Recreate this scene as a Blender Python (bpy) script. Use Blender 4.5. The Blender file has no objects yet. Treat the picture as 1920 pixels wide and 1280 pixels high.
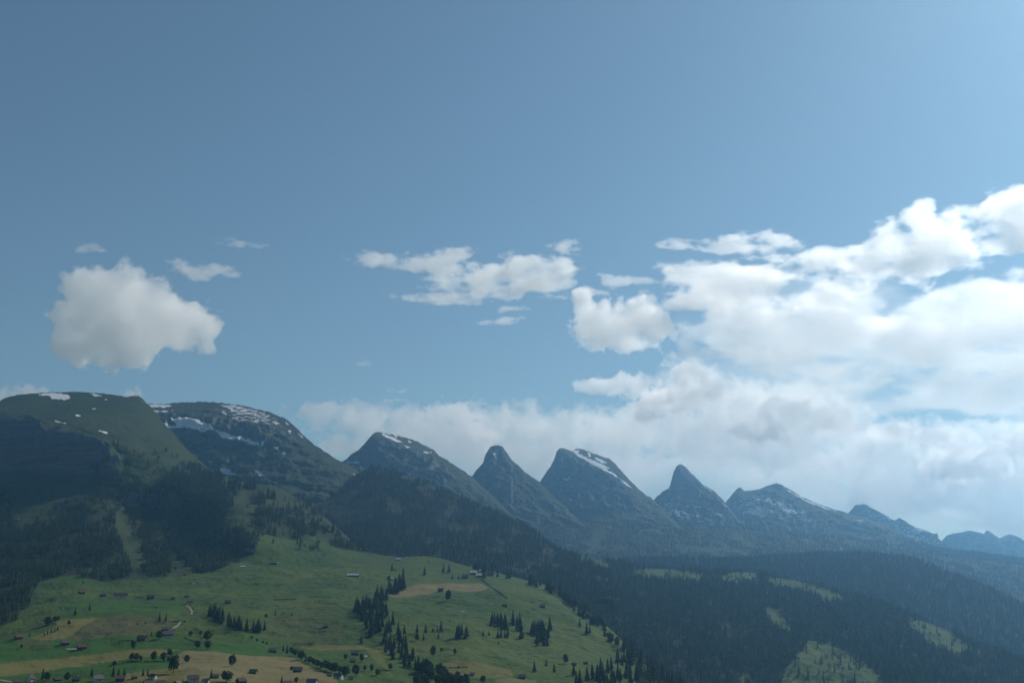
import bpy, bmesh, math, random
import numpy as np
from mathutils import Vector, Matrix
from mathutils.bvhtree import BVHTree

sc = bpy.context.scene
C = bpy.context.collection
R = math.radians
rng = np.random.default_rng(7)
random.seed(7)

# ------------------------------------------------------------------ camera
F = 2133.0                       # focal length in pixels of the 1920 px wide photograph
PITCH = math.atan(470 / 2133.)   # horizon lies at y = 1110 of 1280
cam = bpy.data.objects.new('camera', bpy.data.cameras.new('camera'))
C.objects.link(cam)
cam.data.lens = 40.0
cam.data.clip_start = 1.0
cam.data.clip_end = 120000.0
cam.rotation_euler = (math.pi / 2 + PITCH, 0, 0)
sc.camera = cam

# ------------------------------------------------------------------ sky, sun, exposure
AZ, EL = R(42), R(37)
world = bpy.data.worlds.new('World')
sc.world = world
world.use_nodes = True
wn = world.node_tree
bg = wn.nodes['Background']
sky = wn.nodes.new('ShaderNodeTexSky')
sky.sky_type = 'NISHITA'
sky.sun_disc = False
sky.sun_elevation = EL
sky.sun_rotation = AZ
sky.altitude = 1000
sky.air_density = 1.0
sky.dust_density = 0.6
sky.ozone_density = 1.0
tint = wn.nodes.new('ShaderNodeVectorMath'); tint.operation = 'MULTIPLY'
tint.inputs[1].default_value = (0.86, 1.0, 0.93)
wn.links.new(sky.outputs[0], tint.inputs[0])
wn.links.new(tint.outputs[0], bg.inputs[0])
bg.inputs[1].default_value = 0.086
sun = bpy.data.objects.new('sun', bpy.data.lights.new('sun', 'SUN'))
C.objects.link(sun)
sun.data.energy = 4.2
sun.data.angle = R(0.5)
sun.data.color = (1.0, 0.95, 0.87)
sund = Vector((math.sin(AZ) * math.cos(EL), math.cos(AZ) * math.cos(EL), math.sin(EL)))
sun.rotation_euler = sund.to_track_quat('Z', 'Y').to_euler()
sun.location = sund * 3000
vs = sc.view_settings
vs.view_transform = 'Standard'
vs.look = 'None'
vs.exposure = -0.2
vs.gamma = 1.0
sc.cycles.max_bounces = 18
sc.cycles.diffuse_bounces = 3
sc.cycles.transparent_max_bounces = 16
sc.cycles.volume_bounces = 16
sc.cycles.volume_step_rate = 1.6
sc.cycles.use_denoising = True

HAZE_DENSITY = 6.2e-5
HAZE_COLOR = (0.30, 0.64, 1.0, 1)
HAZE_ANISO = 0.75

# ------------------------------------------------------------------ helpers
def px_dir(px, py):
    x = (np.asarray(px, float) - 960) / F
    z = (640 - np.asarray(py, float)) / F
    c, s = math.cos(PITCH), math.sin(PITCH)
    return x / (c - z * s), (s + z * c) / (c - z * s)      # per metre of forward distance

def P(px, py, d):
    a, b = px_dir(px, py)
    return Vector((float(a) * d, d, float(b) * d))

def tag(o, label=None, cat=None, group=None, kind=None):
    if label: o['label'] = label
    if cat: o['category'] = cat
    if group: o['group'] = group
    if kind: o['kind'] = kind
    return o

def empty(name, loc, rz=0, scale=1.0):
    o = bpy.data.objects.new(name, None)
    C.objects.link(o)
    o.empty_display_size = 1
    o.location = loc
    o.rotation_euler = (0, 0, rz)
    o.scale = (scale,) * 3 if isinstance(scale, (int, float)) else scale
    return o

def link_mesh(name, me, parent=None):
    o = bpy.data.objects.new(name, me)
    C.objects.link(o)
    o.parent = parent
    return o

def mesh_from(name, V, Fc, mats=(), smooth=False):
    me = bpy.data.meshes.new(name)
    me.from_pydata([tuple(v) for v in V], [], Fc)
    for m in mats: me.materials.append(m)
    if smooth: me.polygons.foreach_set('use_smooth', [True] * len(me.polygons))
    me.update()
    return me

# ---- numpy gradient noise
_perm = np.random.default_rng(11).permutation(256)
_perm = np.concatenate([_perm, _perm, _perm])
_g = np.random.default_rng(12).normal(size=(256, 3))
_g /= np.linalg.norm(_g, axis=1)[:, None]
def perlin(x, y, z):
    xi, yi, zi = np.floor(x).astype(int), np.floor(y).astype(int), np.floor(z).astype(int)
    xf, yf, zf = x - xi, y - yi, z - zi
    xi &= 255; yi &= 255; zi &= 255
    f = lambda t: t * t * t * (t * (t * 6 - 15) + 10)
    u, v, w = f(xf), f(yf), f(zf)
    def gr(i, j, k):
        h = _perm[_perm[_perm[(xi + i) & 255] + ((yi + j) & 255)] + ((zi + k) & 255)]
        g = _g[h]
        return g[..., 0] * (xf - i) + g[..., 1] * (yf - j) + g[..., 2] * (zf - k)
    l = lambda a, b, t: a + t * (b - a)
    x00 = l(gr(0, 0, 0), gr(1, 0, 0), u); x10 = l(gr(0, 1, 0), gr(1, 1, 0), u)
    x01 = l(gr(0, 0, 1), gr(1, 0, 1), u); x11 = l(gr(0, 1, 1), gr(1, 1, 1), u)
    return l(l(x00, x10, v), l(x01, x11, v), w) * 1.5
def fbm(x, y, z, octv=5, rough=0.5):
    a, s, t = 1.0, 0.0, 0.0
    for o in range(octv):
        k = 2.03 ** o
        s = s + a * perlin(x * k + o * 17.3, y * k + o * 5.1, z * k + o * 9.7)
        t += a; a *= rough
    return s / t
def ridged(x, y, z, octv=4, rough=0.5):
    a, s, t = 1.0, 0.0, 0.0
    for o in range(octv):
        k = 2.1 ** o
        s = s + a * (1 - 2 * np.abs(perlin(x * k + o * 7.3, y * k + o * 15.1, z * k + o * 3.7)))
        t += a; a *= rough
    return s / t

def inpoly(px, py, poly):
    out = np.zeros(px.shape, bool)
    xs = [p[0] for p in poly]; ys = [p[1] for p in poly]
    m = (px >= min(xs)) & (px <= max(xs)) & (py >= min(ys)) & (py <= max(ys))
    if not m.any(): return out
    x, y = px[m], py[m]
    r = np.zeros(x.shape, bool)
    n = len(poly)
    for i in range(n):
        x1, y1 = poly[i]; x2, y2 = poly[(i + 1) % n]
        if y1 == y2: continue
        c = (y1 > y) != (y2 > y)
        r ^= c & (x < (x2 - x1) * (y - y1) / (y2 - y1) + x1)
    out[m] = r
    return out

# ------------------------------------------------------------------ materials
def new_mat(name):
    m = bpy.data.materials.new(name)
    m.use_nodes = True
    nt = m.node_tree
    return m, nt, nt.nodes['Principled BSDF']

def flat(name, col, rough=0.8, var=0.25, scale=1.5, spec=0.2):
    m, nt, b = new_mat(name)
    tc = nt.nodes.new('ShaderNodeTexCoord')
    nz = nt.nodes.new('ShaderNodeTexNoise')
    nz.inputs['Scale'].default_value = scale
    nz.inputs['Detail'].default_value = 5
    nt.links.new(tc.outputs['Object'], nz.inputs['Vector'])
    mr = nt.nodes.new('ShaderNodeMapRange')
    mr.inputs['To Min'].default_value = 1 - var
    mr.inputs['To Max'].default_value = 1 + var
    nt.links.new(nz.outputs['Fac'], mr.inputs['Value'])
    mx = nt.nodes.new('ShaderNodeVectorMath'); mx.operation = 'SCALE'
    mx.inputs[0].default_value = col[:3]
    nt.links.new(mr.outputs[0], mx.inputs['Scale'])
    nt.links.new(mx.outputs[0], b.inputs['Base Color'])
    b.inputs['Roughness'].default_value = rough
    b.inputs['Specular IOR Level'].default_value = spec
    return m

def leaf_mat(name, c1, c2, trans=0.25):
    m, nt, b = new_mat(name)
    oi = nt.nodes.new('ShaderNodeObjectInfo')
    geo = nt.nodes.new('ShaderNodeNewGeometry')
    mx = nt.nodes.new('ShaderNodeMix'); mx.data_type = 'RGBA'
    mx.inputs['A'].default_value = (*c1, 1); mx.inputs['B'].default_value = (*c2, 1)
    av = nt.nodes.new('ShaderNodeMath'); av.operation = 'MULTIPLY_ADD'
    av.inputs[1].default_value = 0.45
    hf = nt.nodes.new('ShaderNodeMath'); hf.operation = 'MULTIPLY'; hf.inputs[1].default_value = 0.55
    nt.links.new(oi.outputs['Random'], hf.inputs[0])
    nt.links.new(geo.outputs['Random Per Island'], av.inputs[0])
    nt.links.new(hf.outputs[0], av.inputs[2])
    nt.links.new(av.outputs[0], mx.inputs['Factor'])
    nt.links.new(mx.outputs['Result'], b.inputs['Base Color'])
    b.inputs['Roughness'].default_value = 0.75
    b.inputs['Specular IOR Level'].default_value = 0.15
    tr = nt.nodes.new('ShaderNodeBsdfTranslucent')
    nt.links.new(mx.outputs['Result'], tr.inputs['Color'])
    ms = nt.nodes.new('ShaderNodeMixShader'); ms.inputs[0].default_value = trans
    nt.links.new(b.outputs[0], ms.inputs[1]); nt.links.new(tr.outputs[0], ms.inputs[2])
    nt.links.new(ms.outputs[0], nt.nodes['Material Output'].inputs['Surface'])
    return m

def terrain_mat(name, far=False, grass1=(0.038, 0.080, 0.011), grass2=(0.076, 0.106, 0.017), rock=(0.20, 0.20, 0.19)):
    m, nt, b = new_mat(name)
    N, L = nt.nodes, nt.links
    geo = N.new('ShaderNodeNewGeometry')
    tc = N.new('ShaderNodeTexCoord')
    def noise(scale, det=6, rough=0.55, vec=None):
        n = N.new('ShaderNodeTexNoise')
        n.inputs['Scale'].default_value = scale; n.inputs['Detail'].default_value = det
        n.inputs['Roughness'].default_value = rough
        L.new(vec or tc.outputs['Object'], n.inputs['Vector'])
        return n.outputs['Fac']
    def ramp(v, a, c_):
        r = N.new('ShaderNodeMapRange'); r.clamp = True
        r.inputs['From Min'].default_value = a; r.inputs['From Max'].default_value = c_
        L.new(v, r.inputs['Value']); return r.outputs[0]
    def mixc(f, a, c_):
        n = N.new('ShaderNodeMix'); n.data_type = 'RGBA'
        for k, v in (('Factor', f), ('A', a), ('B', c_)):
            if isinstance(v, tuple): n.inputs[k].default_value = (*v, 1)
            elif isinstance(v, float): n.inputs[k].default_value = v
            else: L.new(v, n.inputs[k])
        return n.outputs['Result']
    def mth(op, a, c_=None):
        n = N.new('ShaderNodeMath'); n.operation = op
        for i, v in enumerate((a, c_)):
            if v is None: continue
            if isinstance(v, (int, float)): n.inputs[i].default_value = v
            else: L.new(v, n.inputs[i])
        return n.outputs[0]
    def attr(nm):
        n = N.new('ShaderNodeAttribute'); n.attribute_name = nm; return n.outputs['Fac']
    big = noise(1 / 260., 6, 0.6)
    mid = noise(1 / 45., 6, 0.65)
    fin = noise(1 / 6., 5, 0.7)
    g = mixc(ramp(big, 0.35, 0.65), grass1, grass2)
    g = mixc(mth('MULTIPLY', ramp(mid, 0.45, 0.75), 0.36), g, (0.042, 0.052, 0.022))
    g = mixc(mth('MULTIPLY', ramp(fin, 0.5, 0.8), 0.12 if far else 0.3), g, (0.080, 0.088, 0.036))
    # cow terraces: shade of their thin rims put into the colour, following the height
    mp = N.new('ShaderNodeMapping'); mp.inputs['Scale'].default_value = (1 / 120., 1 / 120., 1 / 3.2)
    L.new(tc.outputs['Object'], mp.inputs['Vector'])
    ter = noise(1.0, 4, 0.6, mp.outputs[0])
    g = mixc(mth('MULTIPLY', ramp(ter, 0.5, 0.68), 0.1 if far else 0.35), g, (0.030, 0.045, 0.014))
    g = mixc(attr('lush'), g, mixc(ramp(mid, 0.3, 0.7), (0.028, 0.078, 0.008), (0.040, 0.094, 0.012)))
    hayc = mixc(ramp(mid, 0.3, 0.7), (0.128, 0.118, 0.030), (0.158, 0.140, 0.040))
    g = mixc(attr('hay'), g, hayc)
    tanc = mixc(ramp(mid, 0.3, 0.7), (0.150, 0.128, 0.052), (0.178, 0.150, 0.062))
    g = mixc(attr('tan'), g, tanc)
    g = mixc(attr('brown'), g, mixc(ramp(mid, 0.3, 0.7), (0.085, 0.082, 0.030), (0.072, 0.075, 0.026)))
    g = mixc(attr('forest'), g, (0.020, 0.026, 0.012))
    # rock where the ground is steep
    sep = N.new('ShaderNodeSeparateXYZ'); L.new(geo.outputs['Normal'], sep.inputs[0])
    steep = mth('SUBTRACT', 1.0, sep.outputs['Z'])
    steep = mth('ADD', steep, mth('MULTIPLY', mth('SUBTRACT', mid, 0.5), 0.5))
    steep = mth('ADD', steep, attr('rock'))
    rk = mixc(ramp(fin, 0.3, 0.7), rock, tuple(c * 0.55 for c in rock))
    st = N.new('ShaderNodeMapping'); st.inputs['Scale'].default_value = (1 / 300., 1 / 300., 1 / 14.)
    st.inputs['Rotation'].default_value = (0, R(-22), 0)
    L.new(tc.outputs['Object'], st.inputs['Vector'])
    strat = noise(1.0, 5, 0.65, st.outputs[0])
    rk = mixc(mth('MULTIPLY', ramp(strat, 0.45, 0.62), 0.5 if far else 0.7), rk, tuple(c * 0.45 for c in rock))
    col = mixc(ramp(steep, 0.42, 0.62 if far else 0.58), g, rk)
    sm = N.new('ShaderNodeMapping'); sm.inputs['Scale'].default_value = (1 / 38., 1 / 38., 1 / 9.); sm.inputs['Rotation'].default_value = (0, R(-14), 0)
    L.new(tc.outputs['Object'], sm.inputs['Vector'])
    sno = noise(1.0, 6, 0.65, sm.outputs[0])
    sn = mth('ADD', mth('MULTIPLY', attr('snow'), 0.92), mth('MULTIPLY', mth('SUBTRACT', sno, 0.5), 2.4))
    dirt = mixc(ramp(fin, 0.35, 0.7), (0.80, 0.81, 0.83), (0.60, 0.60, 0.60))
    col = mixc(ramp(sn, 0.50, 0.60), col, dirt)
    L.new(col, b.inputs['Base Color'])
    b.inputs['Roughness'].default_value = 0.95
    b.inputs['Specular IOR Level'].default_value = 0.1
    bp = N.new('ShaderNodeBump'); bp.inputs['Distance'].default_value = 6.0; bp.inputs['Strength'].default_value = 0.18 if far else 0.5
    L.new(mth('ADD', mth('ADD', mid, mth('MULTIPLY', strat, 1.0)), mth('MULTIPLY', fin, 0.25)), bp.inputs['Height'])
    L.new(bp.outputs[0], b.inputs['Normal'])
    return m

M_near = terrain_mat('meadow_ground')
M_mount = terrain_mat('green_mountain_ground', False, grass1=(0.028, 0.052, 0.013), grass2=(0.050, 0.066, 0.024), rock=(0.13, 0.13, 0.13))
M_far = terrain_mat('mountain_ground', True, grass1=(0.030, 0.045, 0.018), grass2=(0.048, 0.056, 0.028), rock=(0.15, 0.15, 0.15))
M_spruce = leaf_mat('spruce_needles', (0.010, 0.024, 0.010), (0.034, 0.056, 0.022), 0.12)
M_leaf = leaf_mat('broad_leaves', (0.034, 0.062, 0.014), (0.080, 0.115, 0.028), 0.3)
M_leaf_dark = leaf_mat('dark_leaves', (0.020, 0.042, 0.010), (0.048, 0.076, 0.018), 0.2)
M_bark = flat('bark', (0.06, 0.045, 0.035), 0.95)
M_wood = flat('weathered_wood', (0.060, 0.040, 0.028), 0.85)
M_wood2 = flat('grey_wood', (0.13, 0.115, 0.10), 0.85)
M_plaster = flat('white_plaster', (0.48, 0.46, 0.43), 0.9, 0.08)
M_roof_red = flat('red_tiles', (0.15, 0.062, 0.05), 0.85)
M_roof_brown = flat('brown_tiles', (0.085, 0.055, 0.050), 0.85)
M_roof_grey = flat('grey_slates', (0.095, 0.09, 0.10), 0.7)
M_roof_pale = flat('pale_metal', (0.60, 0.58, 0.56), 0.5)
M_glass = flat('window_glass', (0.03, 0.035, 0.045), 0.15, 0.1, 1.5, 0.5)
M_white = flat('white_paint', (0.75, 0.75, 0.73), 0.6, 0.05)
M_metal = flat('galvanised_steel', (0.10, 0.11, 0.12), 0.5)
M_bird = flat('dark_feathers', (0.03, 0.03, 0.03), 0.8)
M_track = flat('gravel_track', (0.24, 0.22, 0.18), 0.95)

# ------------------------------------------------------------------ landforms
def rbf_fit(ctrl):
    c = np.array(ctrl, float)
    X = np.stack([c[:, 0] / 100, c[:, 1] / 50], 1)
    n = len(c)
    k = lambda r2: np.sqrt(r2 + 0.05)
    D = k(((X[:, None] - X[None]) ** 2).sum(-1))
    Pm = np.concatenate([np.ones((n, 1)), X], 1)
    A = np.zeros((n + 3, n + 3)); A[:n, :n] = D; A[:n, n:] = Pm; A[n:, :n] = Pm.T
    w = np.linalg.lstsq(A, np.concatenate([np.log(c[:, 2]), np.zeros(3)]), rcond=None)[0]
    def f(px, py):
        q = np.stack([px / 100, py / 50], -1)
        out = w[n] + q[..., 0] * w[n + 1] + q[..., 1] * w[n + 2]
        for i in range(n):
            out = out + w[i] * k((q[..., 0] - X[i, 0]) ** 2 + (q[..., 1] - X[i, 1]) ** 2)
        return np.exp(out)
    return f

LAND = {}
def landform(key, sil, foot, ctrl, step=2.0, row=2.0, jag=1.0, relief=3.0, rock_relief=0.0, layers=None, mat=None,
             split=None, floor=-345.0, rowpow=1.0, swell=0.0, swell_len=300.0):
    sil = np.array(sil, float); foot = np.array(foot, float)
    px = np.arange(sil[0, 0], sil[-1, 0] + 0.01, step)
    top = np.interp(px, sil[:, 0], sil[:, 1]); bot = np.interp(px, foot[:, 0], foot[:, 1])
    bot = np.maximum(bot, top + 4)
    top = top + jag * (perlin(px / 9., px * 0 + 3.3, px * 0 + len(key)) + 0.7 * perlin(px / 3.7, px * 0 + 1.3, px * 0 + 5.) + (0.6 * np.abs(perlin(px / 14., px * 0 + 8.3, px * 0 + len(key))) if rock_relief > 25 else 0))
    nr = int(max(8, (bot - top).max() / row))
    t = np.linspace(0, 1, nr) ** rowpow                      # 0 = foot, 1 = skyline
    PX = np.repeat(px[None], nr, 0)
    PY = bot[None] + (top - bot)[None] * t[:, None]
    f = rbf_fit(ctrl)
    D = f(PX, PY)
    D = np.maximum.accumulate(D, axis=0) + np.arange(nr)[:, None] * 0.3
    a, b_ = px_dir(PX, PY)
    X, Y, Z = a * D, D.copy(), b_ * D
    att = {}
    jx = PX + 3.0 * fbm(X / 40, Y / 40, Z / 40, 3); jy = PY + 2.0 * fbm(X / 40 + 50, Y / 40, Z / 40, 3)
    for nm, polys in (layers or {}).items():
        v = np.zeros(PX.shape)
        for p in polys:
            wgt = 1.0
            if isinstance(p, dict): wgt, p = p['w'], p['p']
            kj = 0.25 if nm in ('hay', 'tan', 'brown', 'lush') else 1.0
            v = np.maximum(v, inpoly(PX + (jx - PX) * kj, PY + (jy - PY) * kj, p) * wgt)
        # a light blur so that rims are soft over one cell
        v2 = v.copy(); v2[1:-1, 1:-1] = (v[1:-1, 1:-1] * 4 + v[:-2, 1:-1] + v[2:, 1:-1] + v[1:-1, :-2] + v[1:-1, 2:]) / 8
        att[nm] = v2
    edge = np.clip((1 - t) * 6, 0, 1)[:, None]               # keep the skyline where it is
    hay = sum((att.get(k, 0 * PX) for k in ('hay', 'tan', 'lush')), 0 * PX).clip(0, 1)
    dz = relief * (fbm(X / 70, Y / 70, X * 0, 5, 0.5) + 0.35 * fbm(X / 14, Y / 14, X * 0 + 4, 3)) * (1 - 0.7 * hay)
    if swell:
        dz = dz + swell * fbm(X / swell_len, Y / (1.6 * swell_len), X * 0 + 9.2, 3, 0.45)
    if rock_relief:
        rr = 1.5 * ridged(X / 190, Y / 190, Z / 300, 6, 0.55) + 0.8 * fbm(X / 90, Y / 90, Z / 22 + X / 110, 4) + 0.7 * ridged(X / 75, Y / 140, Z / 600 + 3.1, 3)
        rk = np.clip(att.get('rock', 0 * PX) * 2.6, 0, 1) + 0.45
        Y -= rock_relief * rr * rk * (0.25 + 0.75 * edge)
        Z += 0.35 * rock_relief * rr * rk * edge
    Z += dz * edge
    # the far side and the foot, so that each landform is a solid body
    rows = [np.stack([X, Y, Z], -1)]
    cr = rows[0][-1]
    for back, drop in ((60, 12), (300, 120), (900, 420), (1500, 800)):
        q = cr.copy(); q[:, 1] += back; q[:, 2] = np.maximum(q[:, 2] - drop, floor)
        rows.append(q[None])
    fr = rows[0][0].copy(); fr[:, 0] *= 0.96; fr[:, 1] *= 0.96; fr[:, 2] = floor
    V = np.concatenate([fr[None]] + rows, 0)
    nR, nC = V.shape[:2]
    idx = np.arange(nR * nC).reshape(nR, nC)
    quads = np.stack([idx[:-1, :-1], idx[:-1, 1:], idx[1:, 1:], idx[1:, :-1]], -1).reshape(-1, 4)
    pad = lambda A: np.concatenate([A[:1], A, np.repeat(A[-1:], 4, 0)], 0).reshape(-1)
    PXf, PYf = pad(PX), pad(PY)
    ATT = {k: pad(v) for k, v in att.items()}
    Vf = V.reshape(-1, 3)
    LAND[key] = dict(V=Vf, Q=quads, px=PXf, py=PYf, att=ATT, seen=(quads // nC)[:, 0])
    LAND[key]['nr'] = (1, 1 + nr)
    parts = {None: np.ones(len(quads), bool)} if split is None else split(PXf[quads].mean(1), PYf[quads].mean(1))
    objs = {}
    for pn, msk in parts.items():
        q = quads[msk]
        used, inv = np.unique(q, return_inverse=True)
        inv = inv.reshape(-1, 4)
        name = pn or key
        me = bpy.data.meshes.new(name)
        me.vertices.add(len(used)); me.vertices.foreach_set('co', Vf[used].ravel())
        me.loops.add(inv.size); me.loops.foreach_set('vertex_index', inv.ravel().astype(np.int32))
        me.polygons.add(len(inv)); me.polygons.foreach_set('loop_start', np.arange(0, inv.size, 4, dtype=np.int32))
        me.polygons.foreach_set('loop_total', np.full(len(inv), 4, np.int32))
        me.polygons.foreach_set('use_smooth', np.ones(len(inv), bool))
        me.update(calc_edges=True)
        for k, v in ATT.items():
            at = me.attributes.new(k, 'FLOAT', 'POINT'); at.data.foreach_set('value', v[used].astype(np.float32))
        me.materials.append(mat)
        objs[pn] = link_mesh(name, me)
    return objs if split else objs[None]

LBL = {}
def st(o, label, cat):
    return tag(o, label, cat, kind='structure')

# --- ground sheet under everything
gme = mesh_from('ground', [(-7800, -350, -340), (7800, -350, -340), (7800, 14200, -340), (-7800, 14200, -340)], [(0, 1, 2, 3)], [M_near])
st(link_mesh('ground', gme), 'valley ground far below, under the meadows and hills', 'ground')

# --- the far range on the right
o = landform('range', [(1700, 1060), (1745, 1040), (1762, 1020), (1768, 1012), (1775, 1003), (1785, 999), (1800, 998), (1812, 994), (1830, 996), (1845, 1000), (1850, 993), (1858, 999), (1873, 1009), (1882, 1003), (1893, 1000), (1905, 1004), (1925, 1016), (1960, 1030), (2040, 1050)],
             [(1700, 1085), (2040, 1085)], [(1700, 1040, 12300), (1800, 998, 12500), (1920, 1005, 12500), (2040, 1040, 12500), (1700, 1085, 11600), (2040, 1085, 11600), (1850, 1050, 12100)],
             jag=1.2, relief=30, rock_relief=50, mat=M_far, layers={'rock': [[(1600, 900), (2100, 900), (2100, 1100), (1600, 1100)]]})
o.name = 'mountain'; st(o, 'faint blue crags farthest away at the right edge', 'mountain')

BIG = [(-400, 700), (2200, 700), (2200, 1200), (-400, 1200)]
def wt(w, *p): return {'w': w, 'p': list(p)}
o = landform('toothed_peak', [(1570, 985), (1588, 964), (1598, 953), (1603, 947), (1612, 945), (1622, 946), (1640, 955), (1660, 966), (1675, 974), (1686, 970), (1697, 978), (1715, 988), (1735, 995), (1750, 999), (1757, 1010), (1770, 1022), (1800, 1032), (1860, 1042)],
             [(1570, 1060), (1860, 1060)], [(1570, 985, 11000), (1612, 945, 11200), (1690, 972, 11100), (1750, 1000, 11000), (1860, 1042, 10900), (1570, 1060, 10300), (1700, 1060, 10300), (1860, 1060, 10400), (1640, 985, 10900), (1700, 1005, 10850)],
             jag=1.9, relief=20, rock_relief=45, mat=M_far,
             layers={'rock': [wt(0.35, *BIG)], 'snow': [wt(.42, (1610, 955), (1650, 968), (1700, 985), (1740, 1000), (1770, 1030), (1700, 1015), (1650, 990), (1610, 975)), wt(.9, (1700, 1000), (1722, 994), (1732, 1000), (1715, 1006)), wt(.95, (1655, 966), (1672, 976), (1665, 975))]})
o.name = 'mountain'; st(o, 'second faintest peak, low and snow-streaked, left of the farthest blue crags', 'mountain')

o = landform('seventh_peak', [(1330, 975), (1350, 950), (1362, 938), (1372, 926), (1380, 917), (1388, 914), (1396, 919), (1404, 920), (1414, 917), (1425, 917), (1437, 909), (1448, 907), (1457, 905), (1466, 909), (1480, 918), (1500, 929), (1525, 940), (1550, 950), (1580, 959), (1600, 965), (1630, 974), (1660, 984), (1690, 998), (1715, 1009), (1745, 1022), (1775, 1030), (1820, 1034), (1870, 1040), (1920, 1047), (2000, 1065)],
             [(1330, 1070), (2000, 1120)],
             [(1330, 975, 9500), (1388, 914, 9700), (1457, 905, 9700), (1550, 950, 9500), (1660, 984, 9300), (1775, 1030, 9000), (2000, 1065, 8600),
              (1330, 1070, 8000), (1450, 1050, 8150), (1600, 1060, 7900), (1800, 1070, 7700), (2000, 1120, 7400), (1470, 935, 9500), (1420, 960, 9200), (1520, 975, 9150), (1650, 1010, 8800)],
             jag=1.9, relief=12, rock_relief=55, mat=M_far,
             layers={'rock': [wt(.18, *BIG)], 'snow': [wt(.9, (1466, 912), (1482, 922), (1515, 938), (1560, 956), (1580, 962), (1552, 957), (1510, 942), (1478, 924)),
                     wt(.8, (1448, 938), (1460, 945), (1475, 957), (1500, 967), (1508, 972), (1488, 971), (1466, 962)), wt(.40, (1375, 940), (1440, 935), (1500, 965), (1540, 985), (1480, 985), (1400, 975), (1370, 965)),
                     wt(.85, (1385, 966), (1405, 958), (1418, 962), (1437, 970), (1420, 972)), wt(.75, (1602, 974), (1625, 982), (1610, 980))],
                     'forest': [[(1600, 1025), (1750, 1026), (1920, 1046), (2000, 1064), (2000, 1125), (1600, 1090)]]})
o.name = 'mountain'; st(o, 'broad blue peak with a long ridge falling right and snow streaks below its twin tops', 'mountain')

o = landform('fang_peak', [(1195, 985), (1225, 936), (1235, 926), (1246, 918), (1255, 914), (1258, 905), (1261, 893), (1264, 880), (1268, 873), (1274, 870.5), (1282, 872), (1290, 880), (1300, 891), (1312, 902), (1322, 911), (1335, 918), (1347, 928), (1354, 935), (1362, 945), (1374, 962), (1400, 990)],
             [(1195, 1050), (1400, 1050)],
             [(1195, 985, 8700), (1246, 918, 8900), (1274, 871, 8980), (1300, 891, 8950), (1350, 931, 8850), (1400, 990, 8500), (1195, 1050, 7700), (1400, 1050, 7800),
              (1270, 900, 8880), (1275, 930, 8820), (1310, 930, 8800), (1330, 960, 8600), (1250, 960, 8600), (1300, 990, 8300)],
             step=1.5, row=1.5, jag=1.9, relief=8, rock_relief=40, mat=M_far,
             layers={'rock': [wt(.3, *BIG)], 'snow': [wt(.9, (1311, 900), (1318, 906), (1330, 918), (1338, 928), (1326, 919), (1314, 906)), wt(.95, (1349, 944), (1358, 950), (1368, 960), (1358, 956)),
                     wt(.6, (1240, 958), (1262, 962), (1296, 966), (1300, 972), (1270, 975), (1250, 972)), wt(.38, (1230, 945), (1340, 955), (1370, 985), (1280, 985), (1235, 970)), wt(.7, (1308, 928), (1313, 930), (1312, 942), (1308, 936))]})
o.name = 'mountain'; st(o, 'narrow fang-shaped blue peak with a sheer left edge', 'mountain')

o = landform('fifth_peak', [(960, 985), (990, 940), (1010, 908), (1016, 898), (1025, 884), (1033, 871), (1038, 862), (1041, 854), (1043, 847), (1049, 841), (1056, 840), (1064, 843), (1073, 845), (1080, 841), (1092, 842), (1104, 846), (1118, 851), (1132, 856), (1146, 862), (1156, 872), (1163, 880), (1168, 886), (1180, 899), (1195, 914), (1210, 926), (1222, 933), (1240, 951), (1260, 972), (1290, 1000)],
             [(960, 1050), (1290, 1060)],
             [(960, 985, 8000), (1016, 898, 8150), (1050, 841, 8300), (1090, 843, 8400), (1146, 862, 8350), (1195, 914, 8100), (1240, 951, 7900), (1290, 1000, 7500),
              (1065, 852, 8180), (1085, 862, 8150), (1130, 885, 8060), (1180, 918, 7960), (1110, 858, 8260), (1050, 880, 8090), (1090, 900, 7960), (1040, 920, 7950), (1150, 930, 7800), (1000, 970, 7800), (1100, 970, 7500), (1220, 980, 7450), (960, 1050, 7000), (1120, 1050, 6900), (1290, 1060, 6900)],
             step=1.5, row=1.5, jag=1.9, relief=8, rock_relief=42, mat=M_far,
             layers={'rock': [wt(.28, (960, 830), (1060, 840), (1100, 870), (1170, 920), (1190, 960), (1100, 960), (960, 990)), wt(.05, *BIG)],
                     'snow': [wt(1, (1071, 842), (1086, 845), (1084, 851), (1106, 862), (1132, 878), (1152, 890), (1161, 900), (1144, 893), (1110, 874), (1082, 856)), wt(1, (1101, 846), (1107, 850), (1107, 858), (1102, 855)),
                              wt(1, (1113, 856), (1126, 860), (1139, 869), (1131, 871), (1118, 864)), wt(1, (1162, 900), (1178, 909), (1186, 917), (1174, 912), (1163, 905)), wt(.9, (1104, 861), (1134, 873), (1145, 882), (1126, 876)),
                              wt(.65, (1055, 898), (1068, 897), (1070, 905), (1058, 905)), wt(.62, (1150, 934), (1158, 936), (1167, 944), (1158, 942)), wt(.6, (1062, 945), (1073, 940), (1070, 948))]})
o.name = 'mountain'; st(o, 'blue peak with one long slanting snow band across its right shoulder', 'mountain')

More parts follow.
